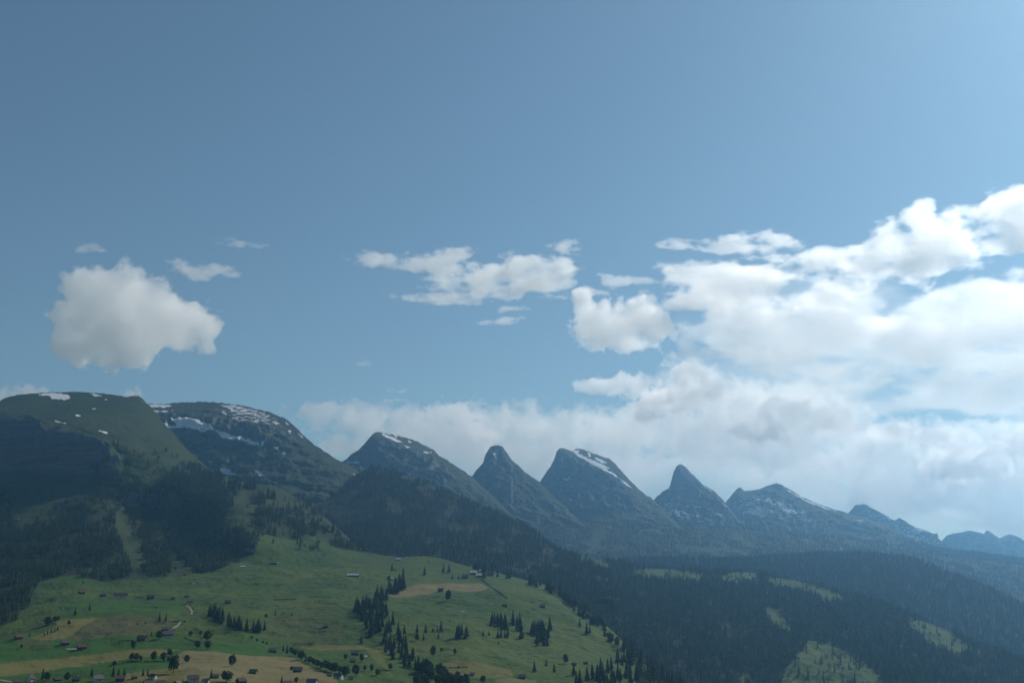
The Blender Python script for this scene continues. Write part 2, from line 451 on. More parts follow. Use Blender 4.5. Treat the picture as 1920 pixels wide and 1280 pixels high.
o = landform('fourth_peak', [(850, 960), (880, 898), (890, 885), (900, 874), (906, 866), (909, 856), (912, 850), (916, 842), (920, 837), (926, 834), (934, 834), (942, 838), (949, 845), (954, 852), (958, 860), (968, 869), (982, 882), (996, 893), (1010, 902), (1018, 910), (1035, 928), (1055, 945), (1085, 975), (1120, 1000)],
             [(850, 1040), (1120, 1050)],
             [(850, 960, 7000), (890, 885, 7350), (930, 834, 7500), (958, 860, 7450), (1010, 902, 7250), (1055, 945, 7000), (1120, 1000, 6700), (850, 1040, 6300), (1000, 1040, 6300), (1120, 1050, 6350),
              (925, 855, 7400), (940, 868, 7380), (920, 900, 7200), (960, 900, 7180), (1000, 950, 6900), (920, 950, 6900)],
             step=1.5, row=1.5, jag=1.9, relief=8, rock_relief=36, mat=M_far,
             layers={'rock': [wt(.22, (850, 830), (940, 835), (960, 870), (960, 960), (850, 980)), wt(.08, *BIG)], 'snow': [wt(1, (923, 850), (929, 850), (931, 862), (927, 862)), wt(.75, (948, 852), (955, 855), (953, 857))]})
o.name = 'mountain'; st(o, 'small rounded blue peak with a single snow fleck under its knob', 'mountain')

o = landform('third_peak', [(590, 920), (620, 888), (640, 868), (648, 861), (660, 852), (672, 843), (684, 830), (694, 819), (702, 811), (707, 809), (714, 810), (728, 813), (744, 816), (765, 821), (785, 828), (800, 836), (815, 845), (822, 853), (836, 861), (858, 875), (882, 891), (900, 908), (922, 926), (945, 950), (980, 985)],
             [(590, 1000), (980, 1040)],
             [(590, 920, 6300), (640, 868, 6500), (707, 809, 6800), (765, 821, 6850), (815, 845, 6750), (882, 891, 6450), (945, 950, 6100), (980, 985, 5900),
              (712, 818, 6650), (745, 834, 6620), (790, 852, 6570), (825, 865, 6530), (690, 860, 6450), (760, 870, 6380), (840, 900, 6200), (700, 900, 6200), (650, 900, 6250), (800, 940, 5900), (590, 1000, 5500), (780, 1010, 5400), (980, 1040, 5400)],
             step=1.5, row=1.5, jag=1.9, relief=8, rock_relief=34, mat=M_far,
             layers={'rock': [wt(.25, (600, 870), (705, 810), (760, 840), (830, 865), (850, 900), (700, 930), (600, 920)), wt(.03, *BIG)],
                     'snow': [wt(1, (712, 810), (733, 818), (758, 832), (744, 830), (720, 818)), wt(1, (737, 814), (748, 818), (741, 820)), wt(1, (764, 825), (775, 829), (767, 830)), wt(1, (757, 837), (773, 841), (765, 844)),
                              wt(1, (793, 847), (806, 849), (800, 853)), wt(.75, (645, 867), (676, 867), (670, 873), (650, 872)), wt(.9, (806, 846), (813, 848), (808, 850)), wt(.6, (660, 888), (668, 889), (664, 894))]})
o.name = 'mountain'; st(o, 'blue wedge-shaped peak with thin snow lines along its slanting top', 'mountain')

o = landform('second_mountain', [(215, 790), (245, 768), (270, 757), (290, 757), (310, 757.5), (335, 754.5), (360, 753.5), (385, 753), (405, 754), (430, 757), (460, 761), (490, 768), (510, 774), (524, 779), (535, 784), (545, 792), (554, 800), (561, 806), (570, 816), (580, 825), (590, 834), (600, 840), (620, 853), (641, 866), (660, 876), (690, 895), (730, 925), (790, 970)],
             [(215, 1000), (790, 1040)],
             [(215, 790, 5200), (290, 757, 5500), (385, 753, 5650), (490, 768, 5600), (561, 806, 5400), (641, 866, 5000), (730, 925, 4900), (790, 970, 4700),
              (300, 785, 5300), (400, 790, 5350), (500, 805, 5300), (330, 830, 5200), (430, 850, 5120), (540, 850, 5050), (480, 880, 4900), (600, 890, 4800), (400, 900, 4850), (560, 930, 4550), (680, 930, 4600), (215, 1000, 4300), (500, 990, 4100), (790, 1040, 4100)],
             step=1.7, row=1.7, jag=1.9, relief=8, rock_relief=30, mat=M_far,
             layers={'rock': [wt(.26, (270, 775), (420, 780), (520, 795), (560, 830), (500, 840), (300, 830)), wt(.18, (300, 835), (520, 845), (560, 880), (400, 890)), wt(.06, *BIG)],
                     'snow': [wt(1, (277, 759), (318, 758.5), (327, 761), (310, 765), (280, 764)), wt(1, (277, 769), (312, 770), (326, 773), (300, 774.5), (280, 773)), wt(1, (303, 793), (308, 800), (330, 800), (336, 806), (326, 810), (310, 806)), wt(1, (324, 790), (334, 790), (333, 798), (325, 796)),
                              wt(.9, (333, 790), (352, 787), (370, 795), (400, 804), (406, 815), (385, 816), (350, 810), (335, 808)), wt(.9, (407, 814), (432, 820), (480, 832), (491, 840), (470, 838), (420, 828)),
                              wt(.62, (409, 759), (440, 760), (470, 766), (512, 779), (500, 784), (472, 778), (450, 776), (430, 768)), wt(.47, (400, 765), (520, 785), (530, 800), (440, 795)), wt(1, (534, 789), (543, 797), (537, 796)), wt(1, (540, 806), (547, 809), (545, 815)),
                              wt(1, (560, 813), (572, 823), (566, 821)), wt(.72, (408, 880), (430, 884), (448, 894), (422, 894)), wt(.78, (474, 883), (490, 887), (502, 896), (488, 897)), wt(.75, (480, 843), (495, 836), (507, 828), (497, 842)),
                              wt(.7, (510, 840), (525, 844), (520, 849)), wt(.7, (528, 848), (540, 851), (532, 856)), wt(.7, (660, 888), (668, 889), (664, 894))],
                     'forest': [[(560, 975), (640, 960), (700, 935), (790, 975), (790, 1040), (560, 1040)]]})
o.name = 'mountain'; st(o, 'long flat-topped mountain with many snow patches, second from the left', 'mountain')

# --- the alp below the peaks, the wooded ridges
o = landform('alp', [(760, 1000), (880, 960), (960, 968), (1060, 975), (1160, 985), (1260, 985), (1360, 988), (1480, 998), (1600, 1010), (1700, 1025), (1790, 1045), (1860, 1050), (1920, 1058), (2020, 1080)],
             [(760, 1080), (1200, 1075), (1500, 1075), (1700, 1090), (2020, 1180)],
             [(760, 1000, 5700), (960, 968, 6800), (1160, 985, 7000), (1360, 988, 7500), (1600, 1010, 7700), (1790, 1045, 7400), (2020, 1080, 7000), (760, 1080, 4800), (1200, 1075, 5700), (1500, 1075, 5900), (1700, 1090, 5800), (2020, 1180, 5300), (1300, 1030, 6500), (1800, 1090, 6300)],
             jag=1.0, relief=14, swell=45, swell_len=500, rock_relief=0, mat=M_far, layers={'lush': [[(1108, 1006), (1132, 1008), (1134, 1030), (1112, 1032)], [(1362, 998), (1400, 1008), (1445, 1032), (1420, 1032), (1380, 1014)], [(1250, 1022), (1330, 1026), (1410, 1036), (1400, 1044), (1300, 1036)]], 'forest': [wt(.75, (900, 1000), (1150, 990), (1250, 1005), (1400, 1015), (1600, 1040), (2020, 1080), (2020, 1200), (1500, 1100), (900, 1100))]})
o.name = 'hill'; st(o, 'hazy blue alp slope at the foot of the row of peaks', 'hill')

o = landform('wooded_knoll', [(545, 985), (590, 950), (620, 930), (640, 915), (652, 900), (664, 890), (680, 882), (694, 879), (703, 875.5), (712, 878), (728, 884), (745, 888), (765, 894), (790, 902), (815, 911), (845, 925), (870, 936), (900, 949), (930, 961), (960, 975), (985, 987), (1008, 1000), (1025, 1018), (1045, 1032), (1090, 1050), (1150, 1075)],
             [(545, 1010), (600, 1030), (700, 1070), (900, 1090), (1150, 1120)],
             [(545, 985, 3900), (640, 915, 4300), (703, 876, 4500), (790, 902, 4400), (900, 949, 4200), (985, 987, 4100), (1045, 1032, 3900), (1150, 1075, 3600), (545, 1010, 3800), (600, 1030, 3650), (700, 1070, 3200), (900, 1090, 3100), (1150, 1120, 3100),
              (700, 960, 3900), (800, 1000, 3650), (900, 1010, 3650), (650, 960, 4000)],
             jag=1.2, relief=10, swell=30, swell_len=380, mat=M_far, layers={'forest': [wt(1, (560, 960), (690, 870), (1050, 1010), (1160, 1080), (1160, 1130), (560, 1130))]})
o.name = 'hill'; st(o, 'dark wooded knoll standing before the wedge-shaped blue peak', 'hill')
KNOLL = o

o = landform('wooded_ridge', [(1080, 1075), (1140, 1058), (1165, 1050), (1200, 1047), (1260, 1046), (1340, 1049), (1400, 1048), (1440, 1044), (1480, 1041), (1530, 1038), (1580, 1037), (1620, 1038), (1660, 1041), (1690, 1044), (1715, 1048), (1735, 1056), (1765, 1068), (1800, 1080), (1840, 1097), (1870, 1109), (1900, 1124), (1940, 1143), (2020, 1180)],
             [(1080, 1100), (1300, 1110), (1500, 1140), (1700, 1200), (1850, 1250), (2020, 1300)],
             [(1080, 1075, 5000), (1200, 1047, 5300), (1400, 1048, 5400), (1580, 1037, 5500), (1690, 1044, 5300), (1800, 1080, 5000), (1900, 1124, 4800), (2020, 1180, 4600), (1080, 1100, 4500), (1300, 1110, 4500), (1500, 1140, 4350), (1700, 1200, 4100), (1850, 1250, 3900), (2020, 1300, 3800)],
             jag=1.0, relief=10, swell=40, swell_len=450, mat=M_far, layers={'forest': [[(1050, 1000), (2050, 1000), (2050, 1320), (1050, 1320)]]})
o.name = 'hill'; st(o, 'long blue forested ridge running to the right edge below the faint peaks', 'hill')

CLEAR_N = [[(985, 1043), (1010, 1036), (1040, 1036), (1080, 1043), (1120, 1049), (1145, 1056), (1140, 1070), (1090, 1071), (1050, 1069), (990, 1061)],
           [(1180, 1067), (1230, 1066), (1290, 1071), (1340, 1080), (1330, 1088), (1240, 1082), (1190, 1078)],
           [(1370, 1072), (1410, 1071), (1420, 1078), (1430, 1096), (1380, 1095), (1345, 1092)],
           [(1440, 1082), (1500, 1089), (1540, 1103), (1572, 1113), (1592, 1128), (1555, 1126), (1530, 1114), (1490, 1104), (1440, 1094)],
           [(1705, 1155), (1730, 1165), (1770, 1182), (1822, 1207), (1822, 1222), (1790, 1228), (1760, 1216), (1730, 1200), (1706, 1180)],
           [(1516, 1190), (1560, 1198), (1590, 1215), (1615, 1235), (1640, 1262), (1660, 1290), (1455, 1290), (1470, 1260), (1495, 1235), (1500, 1215)],
           [(1428, 1142), (1452, 1145), (1475, 1162), (1488, 1182), (1470, 1180), (1448, 1168), (1435, 1152)], [(1390, 1252), (1408, 1262), (1402, 1290), (1390, 1290)]]
o = landform('forest_hill', [(920, 1050), (950, 1043), (985, 1038), (1010, 1034), (1045, 1036), (1080, 1041), (1120, 1047), (1160, 1056), (1200, 1063), (1250, 1066), (1300, 1069), (1350, 1074), (1400, 1071), (1440, 1080), (1480, 1086), (1520, 1094), (1560, 1106), (1600, 1118), (1640, 1128), (1680, 1142), (1720, 1157), (1760, 1174), (1800, 1192), (1840, 1208), (1880, 1222), (1920, 1241), (1960, 1262), (2020, 1290)],
             [(920, 1110), (1000, 1140), (1100, 1215), (1200, 1300), (1300, 1340), (2020, 1345)],
             [(920, 1050, 3900), (1010, 1034, 4300), (1120, 1047, 4200), (1250, 1066, 4150), (1400, 1071, 4150), (1480, 1086, 3950), (1600, 1118, 3750), (1720, 1157, 3550), (1840, 1208, 3300), (2020, 1290, 3000),
              (920, 1110, 3000), (1000, 1140, 2800), (1100, 1215, 2600), (1200, 1300, 2500), (1400, 1340, 2500), (1600, 1340, 2500), (2020, 1345, 2600), (1300, 1110, 3550), (1400, 1200, 3050), (1500, 1200, 3000), (1600, 1250, 2800), (1750, 1250, 2950), (1180, 1150, 3150), (1400, 1140, 3400), (1050, 1090, 3500), (1480, 1290, 2600), (1620, 1290, 2600)],
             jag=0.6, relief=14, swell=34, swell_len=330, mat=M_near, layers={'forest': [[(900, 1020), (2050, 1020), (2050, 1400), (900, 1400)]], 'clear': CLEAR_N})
at = o.data.attributes['forest']; cl = o.data.attributes['clear']
n = len(o.data.vertices); a1 = np.zeros(n, np.float32); a2 = np.zeros(n, np.float32)
at.data.foreach_get('value', a1); cl.data.foreach_get('value', a2); at.data.foreach_set('value', np.clip(a1 - a2, 0, 1))
o.name = 'hill'; st(o, 'forested hill with a few pale clearings filling the lower right', 'hill')

# --- the left mountain and the meadow hillside in front (one body, two pieces that meet along the forest foot)
FOOTLINE = np.array([(-300, 1200), (0, 1175), (60, 1130), (70, 1095), (110, 1084), (250, 1090), (330, 1085), (400, 1078), (460, 1058), (500, 1003), (540, 1012), (600, 1012), (640, 1030), (700, 1041), (705, 700), (2000, 700)], float)
HAY = [[(-60, 1268), (0, 1262), (6, 1246), (25, 1241), (80, 1235), (140, 1229), (240, 1224), (290, 1224), (340, 1226), (322, 1231), (300, 1238), (220, 1240), (140, 1247), (60, 1257), (0, 1264), (-60, 1272)],
       [(240, 1273), (330, 1266), (352, 1270), (345, 1284), (235, 1284)], [(132, 1166), (190, 1163), (160, 1183), (131, 1200), (100, 1207), (62, 1204), (108, 1180), (114, 1172)],
       wt(.75, (560, 1204), (600, 1202), (680, 1206), (702, 1215), (640, 1219), (600, 1220), (575, 1212)), wt(.45, (688, 1222), (742, 1214), (722, 1240), (738, 1262), (705, 1242)),
       wt(.75, (828, 1244), (860, 1242), (920, 1249), (960, 1259), (962, 1267), (925, 1270), (880, 1265), (840, 1256)), wt(.5, (975, 1066), (1000, 1068), (1000, 1072), (975, 1070))]
TAN = [[(332, 1252), (338, 1240), (350, 1234), (400, 1234), (440, 1240), (520, 1236), (552, 1237), (572, 1246), (600, 1258), (628, 1268), (640, 1285), (350, 1285), (338, 1264)],
       [(727, 1117), (750, 1106), (790, 1096), (830, 1092), (870, 1091), (905, 1093), (915, 1103), (908, 1111), (880, 1110), (850, 1106), (820, 1107), (790, 1112), (768, 1120), (740, 1119)],
       wt(.7, (930, 1272), (975, 1269), (1005, 1276), (1015, 1300), (920, 1300))]
BROWN = [[(190, 1163), (330, 1164), (325, 1175), (300, 1190), (250, 1200), (140, 1203), (131, 1200), (160, 1183)], wt(.6, (30, 1210), (60, 1205), (105, 1209), (100, 1216), (50, 1221)), wt(.5, (785, 1205), (815, 1200), (800, 1225), (778, 1232)),
         wt(.5, (500, 1160), (600, 1150), (650, 1180), (640, 1200), (500, 1195))]
LUSH = [[(-60, 1206), (60, 1206), (130, 1206), (250, 1202), (330, 1196), (390, 1215), (460, 1212), (470, 1195), (520, 1218), (560, 1232), (590, 1250), (640, 1272), (560, 1240), (440, 1240), (340, 1232), (300, 1224), (140, 1228), (20, 1240), (-60, 1250)],
        [(-60, 1272), (60, 1258), (140, 1248), (220, 1241), (300, 1240), (330, 1250), (330, 1265), (240, 1272), (150, 1300), (-60, 1300)], wt(.6, (120, 1128), (350, 1128), (345, 1150), (200, 1160), (120, 1160)), wt(.5, (590, 1219), (660, 1222), (650, 1250), (610, 1245)), wt(.6, (610, 1290), (640, 1275), (680, 1278), (700, 1300), (600, 1300))]
FOR_K = {'F1': [(-280, 905), (15, 925), (32, 958), (22, 982), (60, 998), (110, 976), (150, 964), (200, 953), (213, 960), (224, 1000), (240, 1050), (250, 1082), (225, 1092), (170, 1087), (110, 1083), (82, 1088), (66, 1112), (60, 1135), (30, 1168), (-10, 1185), (-280, 1200)],
         'F2': [(243, 958), (272, 968), (302, 1000), (318, 1035), (333, 1062), (322, 1080), (292, 1091), (268, 1070), (276, 1040), (252, 1008)],
         'F3': [(268, 920), (300, 900), (330, 882), (352, 872), (392, 887), (412, 892), (424, 930), (410, 945), (425, 965), (432, 1000), (492, 1002), (480, 1040), (452, 1058), (400, 1076), (362, 1080), (350, 1050), (322, 1030), (302, 990), (256, 948)],
         'F4': [(165, 870), (230, 890), (262, 925), (205, 945), (185, 920)],
         'F5': [(468, 962), (520, 958), (556, 950), (596, 978), (640, 1008), (684, 1030), (706, 1040), (640, 1031), (590, 1010), (540, 1016), (502, 1004), (470, 992)],
         'F6': [(428, 900), (452, 900), (455, 915), (446, 932), (430, 934)], 'F7': [(462, 904), (486, 912), (500, 945), (486, 952), (464, 936)], 'F8': [(500, 918), (518, 928), (520, 940), (504, 938)],
         'F9': [(405, 935), (440, 935), (440, 950), (412, 958)]}
SNOW_K = [wt(1, (68, 740), (84, 737), (105, 736.5), (126, 739), (134, 746), (122, 750), (98, 748), (92, 742)), wt(1, (162, 735), (183, 739), (194, 743), (180, 743)), wt(1, (104, 788), (125, 793), (126, 797), (104, 792)),
          wt(1, (184, 808), (203, 813), (204, 817), (186, 812)), wt(1, (143, 778), (153, 778), (153, 781), (144, 781)), wt(.9, (174, 766), (182, 765), (182, 768), (175, 768)), wt(.9, (118, 779), (125, 779), (124, 781)), wt(.9, (194, 747), (204, 748), (203, 750)),
          wt(.8, (93, 785), (100, 788), (96, 790)), wt(.8, (209, 757), (215, 759), (213, 760)), wt(.85, (50, 760), (62, 757), (60, 760))]
ROCK_K = [wt(.32, (-280, 790), (0, 770), (40, 775), (120, 800), (180, 825), (215, 850), (215, 880), (150, 890), (60, 880), (-280, 900)), wt(.22, (150, 825), (200, 830), (230, 860), (230, 900), (170, 880)), wt(.35, (240, 741), (262, 742), (276, 758), (262, 755))]

def split_k(px, py):
    line = np.interp(px, FOOTLINE[:, 0], FOOTLINE[:, 1])
    up = (py < line) & (px < 704)
    return {'mountain': up, 'meadow': ~up}

SIL_K = [(-280, 800), (-120, 775), (-40, 762), (0, 753), (3, 750), (10, 745.5), (28, 742), (34, 740), (60, 737.5), (90, 735.5), (140, 734.5), (180, 736), (215, 740), (238, 744), (243, 743.5), (250, 742), (262, 742.5), (268, 747), (271, 752), (280, 759), (290, 772), (305, 790), (322, 808), (340, 830), (356, 847), (372, 861), (388, 874), (404, 886), (425, 894), (445, 902), (470, 905), (500, 910), (530, 918), (556, 932), (578, 946), (600, 962), (622, 980), (645, 1000), (668, 1020), (690, 1034),
         (715, 1040), (745, 1045), (768, 1043), (800, 1042), (825, 1046), (850, 1053), (880, 1062), (905, 1067), (940, 1075), (970, 1083), (1000, 1090), (1030, 1098), (1055, 1111), (1080, 1128), (1105, 1148), (1130, 1166), (1150, 1184), (1170, 1204), (1185, 1222), (1210, 1245), (1245, 1270), (1290, 1305), (1340, 1340)]
objs = landform('hillside', SIL_K, [(-280, 1350), (1340, 1380)],
    [(-280, 800, 4100), (0, 752, 4150), (140, 735, 4250), (250, 742, 4200), (305, 790, 4050), (372, 861, 3800), (445, 902, 3500), (530, 918, 3400), (600, 962, 3200), (690, 1034, 2900), (768, 1043, 2750), (850, 1053, 2700), (940, 1075, 2600), (1030, 1098, 2500), (1105, 1148, 2300), (1170, 1204, 2050), (1290, 1305, 1700), (1340, 1340, 1600),
     (0, 775, 3900), (60, 778, 3840), (120, 798, 3720), (180, 822, 3620), (230, 850, 3540), (300, 850, 3620), (160, 780, 3850), (-280, 830, 4300), (0, 870, 3800), (60, 880, 3710), (150, 890, 3560), (230, 905, 3350), (330, 895, 3420), (-280, 920, 4150),
     (0, 940, 3500), (100, 960, 3250), (180, 950, 3180), (230, 960, 3260), (300, 970, 3300), (360, 955, 3250), (425, 940, 3080), (450, 990, 2830), (100, 1030, 2800), (200, 1030, 2760), (260, 1040, 2800), (320, 1040, 2830), (400, 1030, 2800), (470, 1030, 2690), (500, 985, 2920), (560, 990, 3000), (-280, 1100, 2500), (0, 1090, 2500), (100, 1085, 2480), (200, 1090, 2450), (300, 1088, 2450), (400, 1078, 2520), (480, 1050, 2680), (560, 1040, 2760), (640, 1050, 2750),
     (0, 1140, 2100), (150, 1120, 2180), (300, 1120, 2160), (450, 1110, 2250), (600, 1100, 2320), (700, 1090, 2380), (820, 1070, 2580), (0, 1190, 1800), (150, 1165, 1870), (300, 1165, 1860), (450, 1165, 1880), (550, 1160, 1920), (650, 1150, 1980), (760, 1120, 2180), (830, 1100, 2330), (920, 1100, 2370), (1020, 1130, 2250),
     (0, 1225, 1620), (150, 1215, 1650), (300, 1215, 1640), (450, 1210, 1680), (560, 1210, 1700), (660, 1200, 1720), (740, 1180, 1840), (830, 1160, 1980), (950, 1150, 2080), (1080, 1190, 1980), (0, 1250, 1510), (200, 1245, 1510), (400, 1245, 1500), (550, 1250, 1490), (650, 1245, 1530), (800, 1230, 1650), (950, 1220, 1760), (1100, 1240, 1750),
     (-280, 1280, 1350), (0, 1280, 1360), (300, 1280, 1340), (600, 1280, 1340), (800, 1270, 1430), (950, 1270, 1470), (1100, 1285, 1520), (-280, 1350, 1050), (300, 1350, 1040), (800, 1350, 1080), (1340, 1380, 1350)],
    step=1.7, row=1.7, jag=0.7, relief=5.0, rock_relief=16.0, swell=19.0, swell_len=230, mat=M_near, split=split_k,
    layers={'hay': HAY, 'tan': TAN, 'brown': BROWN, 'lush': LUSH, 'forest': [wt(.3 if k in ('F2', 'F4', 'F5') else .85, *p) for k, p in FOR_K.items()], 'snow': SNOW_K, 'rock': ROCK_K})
st(objs['mountain'], 'nearest dark green mountain with a grassy dome and shaded cliffs, filling the left', 'mountain')
st(objs['meadow'], 'rolling green meadow hillside with hay fields across the lower left', 'meadow')
objs['mountain'].data.materials[0] = M_mount
L_ = LAND['hillside']
BVH = BVHTree.FromPolygons([tuple(v) for v in L_['V']], [tuple(int(i) for i in q) for q in L_['Q']])

def hit(px, py):
    a, b = px_dir(px, py)
    d = Vector((float(a), 1.0, float(b))).normalized()
    loc, nrm, i, dist = BVH.ray_cast(Vector((0, 0, 0)), d)
    return loc

# ------------------------------------------------------------------ trees
def spruce_meshes(seed, tiers=11, spokes=9, width=0.17):
    r = random.Random(seed)
    V, Fc = [], []
    lean = (r.uniform(-.01, .01), r.uniform(-.01, .01))
    for k in range(tiers):
        t = k / (tiers - 1)
        z = 0.06 + 0.86 * t ** 0.95
        rad = width * (1 - t) ** 0.82 * r.uniform(.85, 1.15) + 0.008
        ap = z + 0.16 * (1 - 0.45 * t)
        c = len(V); V.append((lean[0] * ap, lean[1] * ap, min(ap, 1.0)))
        n = 2 * spokes; ph = r.uniform(0, 6.28); ring = []
        for i in range(n):
            a = ph + 6.283 * i / n + r.uniform(-.12, .12)
            q = rad * (r.uniform(.85, 1.2) if i % 2 == 0 else r.uniform(.42, .6))
            ring.append(len(V)); V.append((q * math.cos(a), q * math.sin(a), z - (0.025 if i % 2 == 0 else -0.02) * r.uniform(.6, 1.4)))
        for i in range(n): Fc.append((c, ring[i], ring[(i + 1) % n]))
    crown = mesh_from('crown', V, Fc, [M_spruce])
    V, Fc = [], []
    for z, q in ((-0.06, .016), (0.2, .012), (0.95, .002)):
        for i in range(6): V.append((q * math.cos(i * 1.047), q * math.sin(i * 1.047), z))
    for k in range(2):
        for i in range(6): Fc.append((k * 6 + i, k * 6 + (i + 1) % 6, k * 6 + 6 + (i + 1) % 6, k * 6 + 6 + i))
    return crown, mesh_from('trunk', V, Fc, [M_bark])

def broadleaf_meshes(seed, nclump=13, per=64, wide=0.36, size=0.092, mat=None):
    r = random.Random(seed)
    V, Fc = [], []
    cl = []
    for i in range(nclump):
        z = 0.28 + 0.6 * (i + .5) / nclump
        q = wide * math.sin(math.pi * min(1, max(.12, (z - 0.12) / 0.9))) * r.uniform(.35, .75)
        a = i * 2.4 + r.uniform(-.4, .4)
        cl.append((q * math.cos(a), q * math.sin(a), z, r.uniform(.12, .19)))
    for cx, cy, cz, cr in cl:
        for j in range(per):
            d = Vector((r.gauss(0, 1), r.gauss(0, 1), r.gauss(0, 1))).normalized()
            p = Vector((cx, cy, cz)) + d * cr * r.uniform(.55, 1.05)
            nrm = (d + Vector((r.gauss(0, .5), r.gauss(0, .5), r.gauss(0, .5)))).normalized()
            u = nrm.orthogonal().normalized(); v = nrm.cross(u)
            s = size * r.uniform(.5, 1.1); k = len(V); a = r.uniform(0, 3.14)
            uu = u * math.cos(a) + v * math.sin(a); vv = v * math.cos(a) - u * math.sin(a)
            V += [p + uu * s * .6, p + vv * s * .45, p - uu * s * .6, p - vv * s * .45]; Fc.append((k, k + 1, k + 2, k + 3))
    crown = mesh_from('crown', V, Fc, [mat or M_leaf])
    V, Fc = [], []
    def tube(a, b, ra, rb):
        a, b = Vector(a), Vector(b); d = (b - a).normalized(); u = d.orthogonal().normalized(); w = d.cross(u); k = len(V)
        for p, q in ((a, ra), (b, rb)):
            for i in range(6): V.append(p + u * q * math.cos(i * 1.047) + w * q * math.sin(i * 1.047))
        for i in range(6): Fc.append((k + i, k + (i + 1) % 6, k + 6 + (i + 1) % 6, k + 6 + i))
    tube((0, 0, -.06), (0, 0, .3), .028, .02); tube((0, 0, .3), (0, 0, .8), .02, .005)
    for cx, cy, cz, cr in cl[1::2]: tube((0, 0, .26 + .3 * (cz - .3)), (cx, cy, cz), .012, .003)
    return crown, mesh_from('trunk', V, Fc, [M_bark])

SPR = [spruce_meshes(s, t, 9, w) for s, t, w in ((1, 13, .20), (2, 12, .23), (3, 14, .175), (4, 11, .25), (5, 12, .21), (6, 13, .19))]
BRD = [broadleaf_meshes(20 + s, wide=w, mat=M_leaf_dark) for s, w in enumerate((.36, .42, .30, .38))]
SPR_L = [spruce_meshes(50 + s, 7, 6, w) for s, w in ((1, .16), (2, .19), (3, .14))]
BRD_L = [broadleaf_meshes(60 + s, 8, 16, .38, .13) for s in range(2)]

def join_tree(pair, name):
    a, b = pair
    bm = bmesh.new(); bm.from_mesh(a); n0 = len(bm.faces); bm.from_mesh(b)
    bm.faces.ensure_lookup_table()
    for f in bm.faces[n0:]: f.material_index = 1
    me = bpy.data.meshes.new(name); bm.to_mesh(me); bm.free()
    me.materials.append(a.materials[0]); me.materials.append(M_bark)
    return me

PROTO = bpy.data.collections.new('forest_tree_kinds')      # not linked to the scene: only copied from
for i, p in enumerate(SPR_L): PROTO.objects.link(bpy.data.objects.new('a_spruce_%d' % i, join_tree(p, 'spruce')))
for i, p in enumerate(BRD_L): PROTO.objects.link(bpy.data.objects.new('b_broadleaf_%d' % i, join_tree(p, 'broadleaf')))

def forest(pts, hts, kinds, label):
    me = bpy.data.meshes.new('forest')
    me.vertices.add(len(pts)); me.vertices.foreach_set('co', np.asarray(pts, np.float32).ravel())
    for nm, typ, v in (('h', 'FLOAT', hts), ('kind_index', 'INT', kinds), ('yaw', 'FLOAT', rng.uniform(0, 6.28, len(pts)))):
        at = me.attributes.new(nm, typ, 'POINT'); at.data.foreach_set('value', np.asarray(v, np.int32 if typ == 'INT' else np.float32))
    o = link_mesh('forest', me)
    g = bpy.data.node_groups.new('forest', 'GeometryNodeTree')
    g.interface.new_socket('Geometry', in_out='INPUT', socket_type='NodeSocketGeometry')
    g.interface.new_socket('Geometry', in_out='OUTPUT', socket_type='NodeSocketGeometry')
    N, L = g.nodes, g.links
    gi, go = N.new('NodeGroupInput'), N.new('NodeGroupOutput')
    ci = N.new('GeometryNodeCollectionInfo'); ci.inputs['Collection'].default_value = PROTO
    ci.inputs['Separate Children'].default_value = True; ci.inputs['Reset Children'].default_value = True
    ip = N.new('GeometryNodeInstanceOnPoints'); ip.inputs['Pick Instance'].default_value = True
    def na(nm, typ):
        n = N.new('GeometryNodeInputNamedAttribute'); n.data_type = typ; n.inputs['Name'].default_value = nm; return n.outputs['Attribute']
    cx = N.new('ShaderNodeCombineXYZ'); L.new(na('yaw', 'FLOAT'), cx.inputs['Z'])
    L.new(gi.outputs[0], ip.inputs['Points']); L.new(ci.outputs[0], ip.inputs['Instance']); L.new(na('kind_index', 'INT'), ip.inputs['Instance Index'])
    L.new(cx.outputs[0], ip.inputs['Rotation']); L.new(na('h', 'FLOAT'), ip.inputs['Scale']); L.new(ip.outputs[0], go.inputs[0])
    o.modifiers.new('trees', 'NODES').node_group = g
    return tag(o, label, 'forest', kind='stuff')

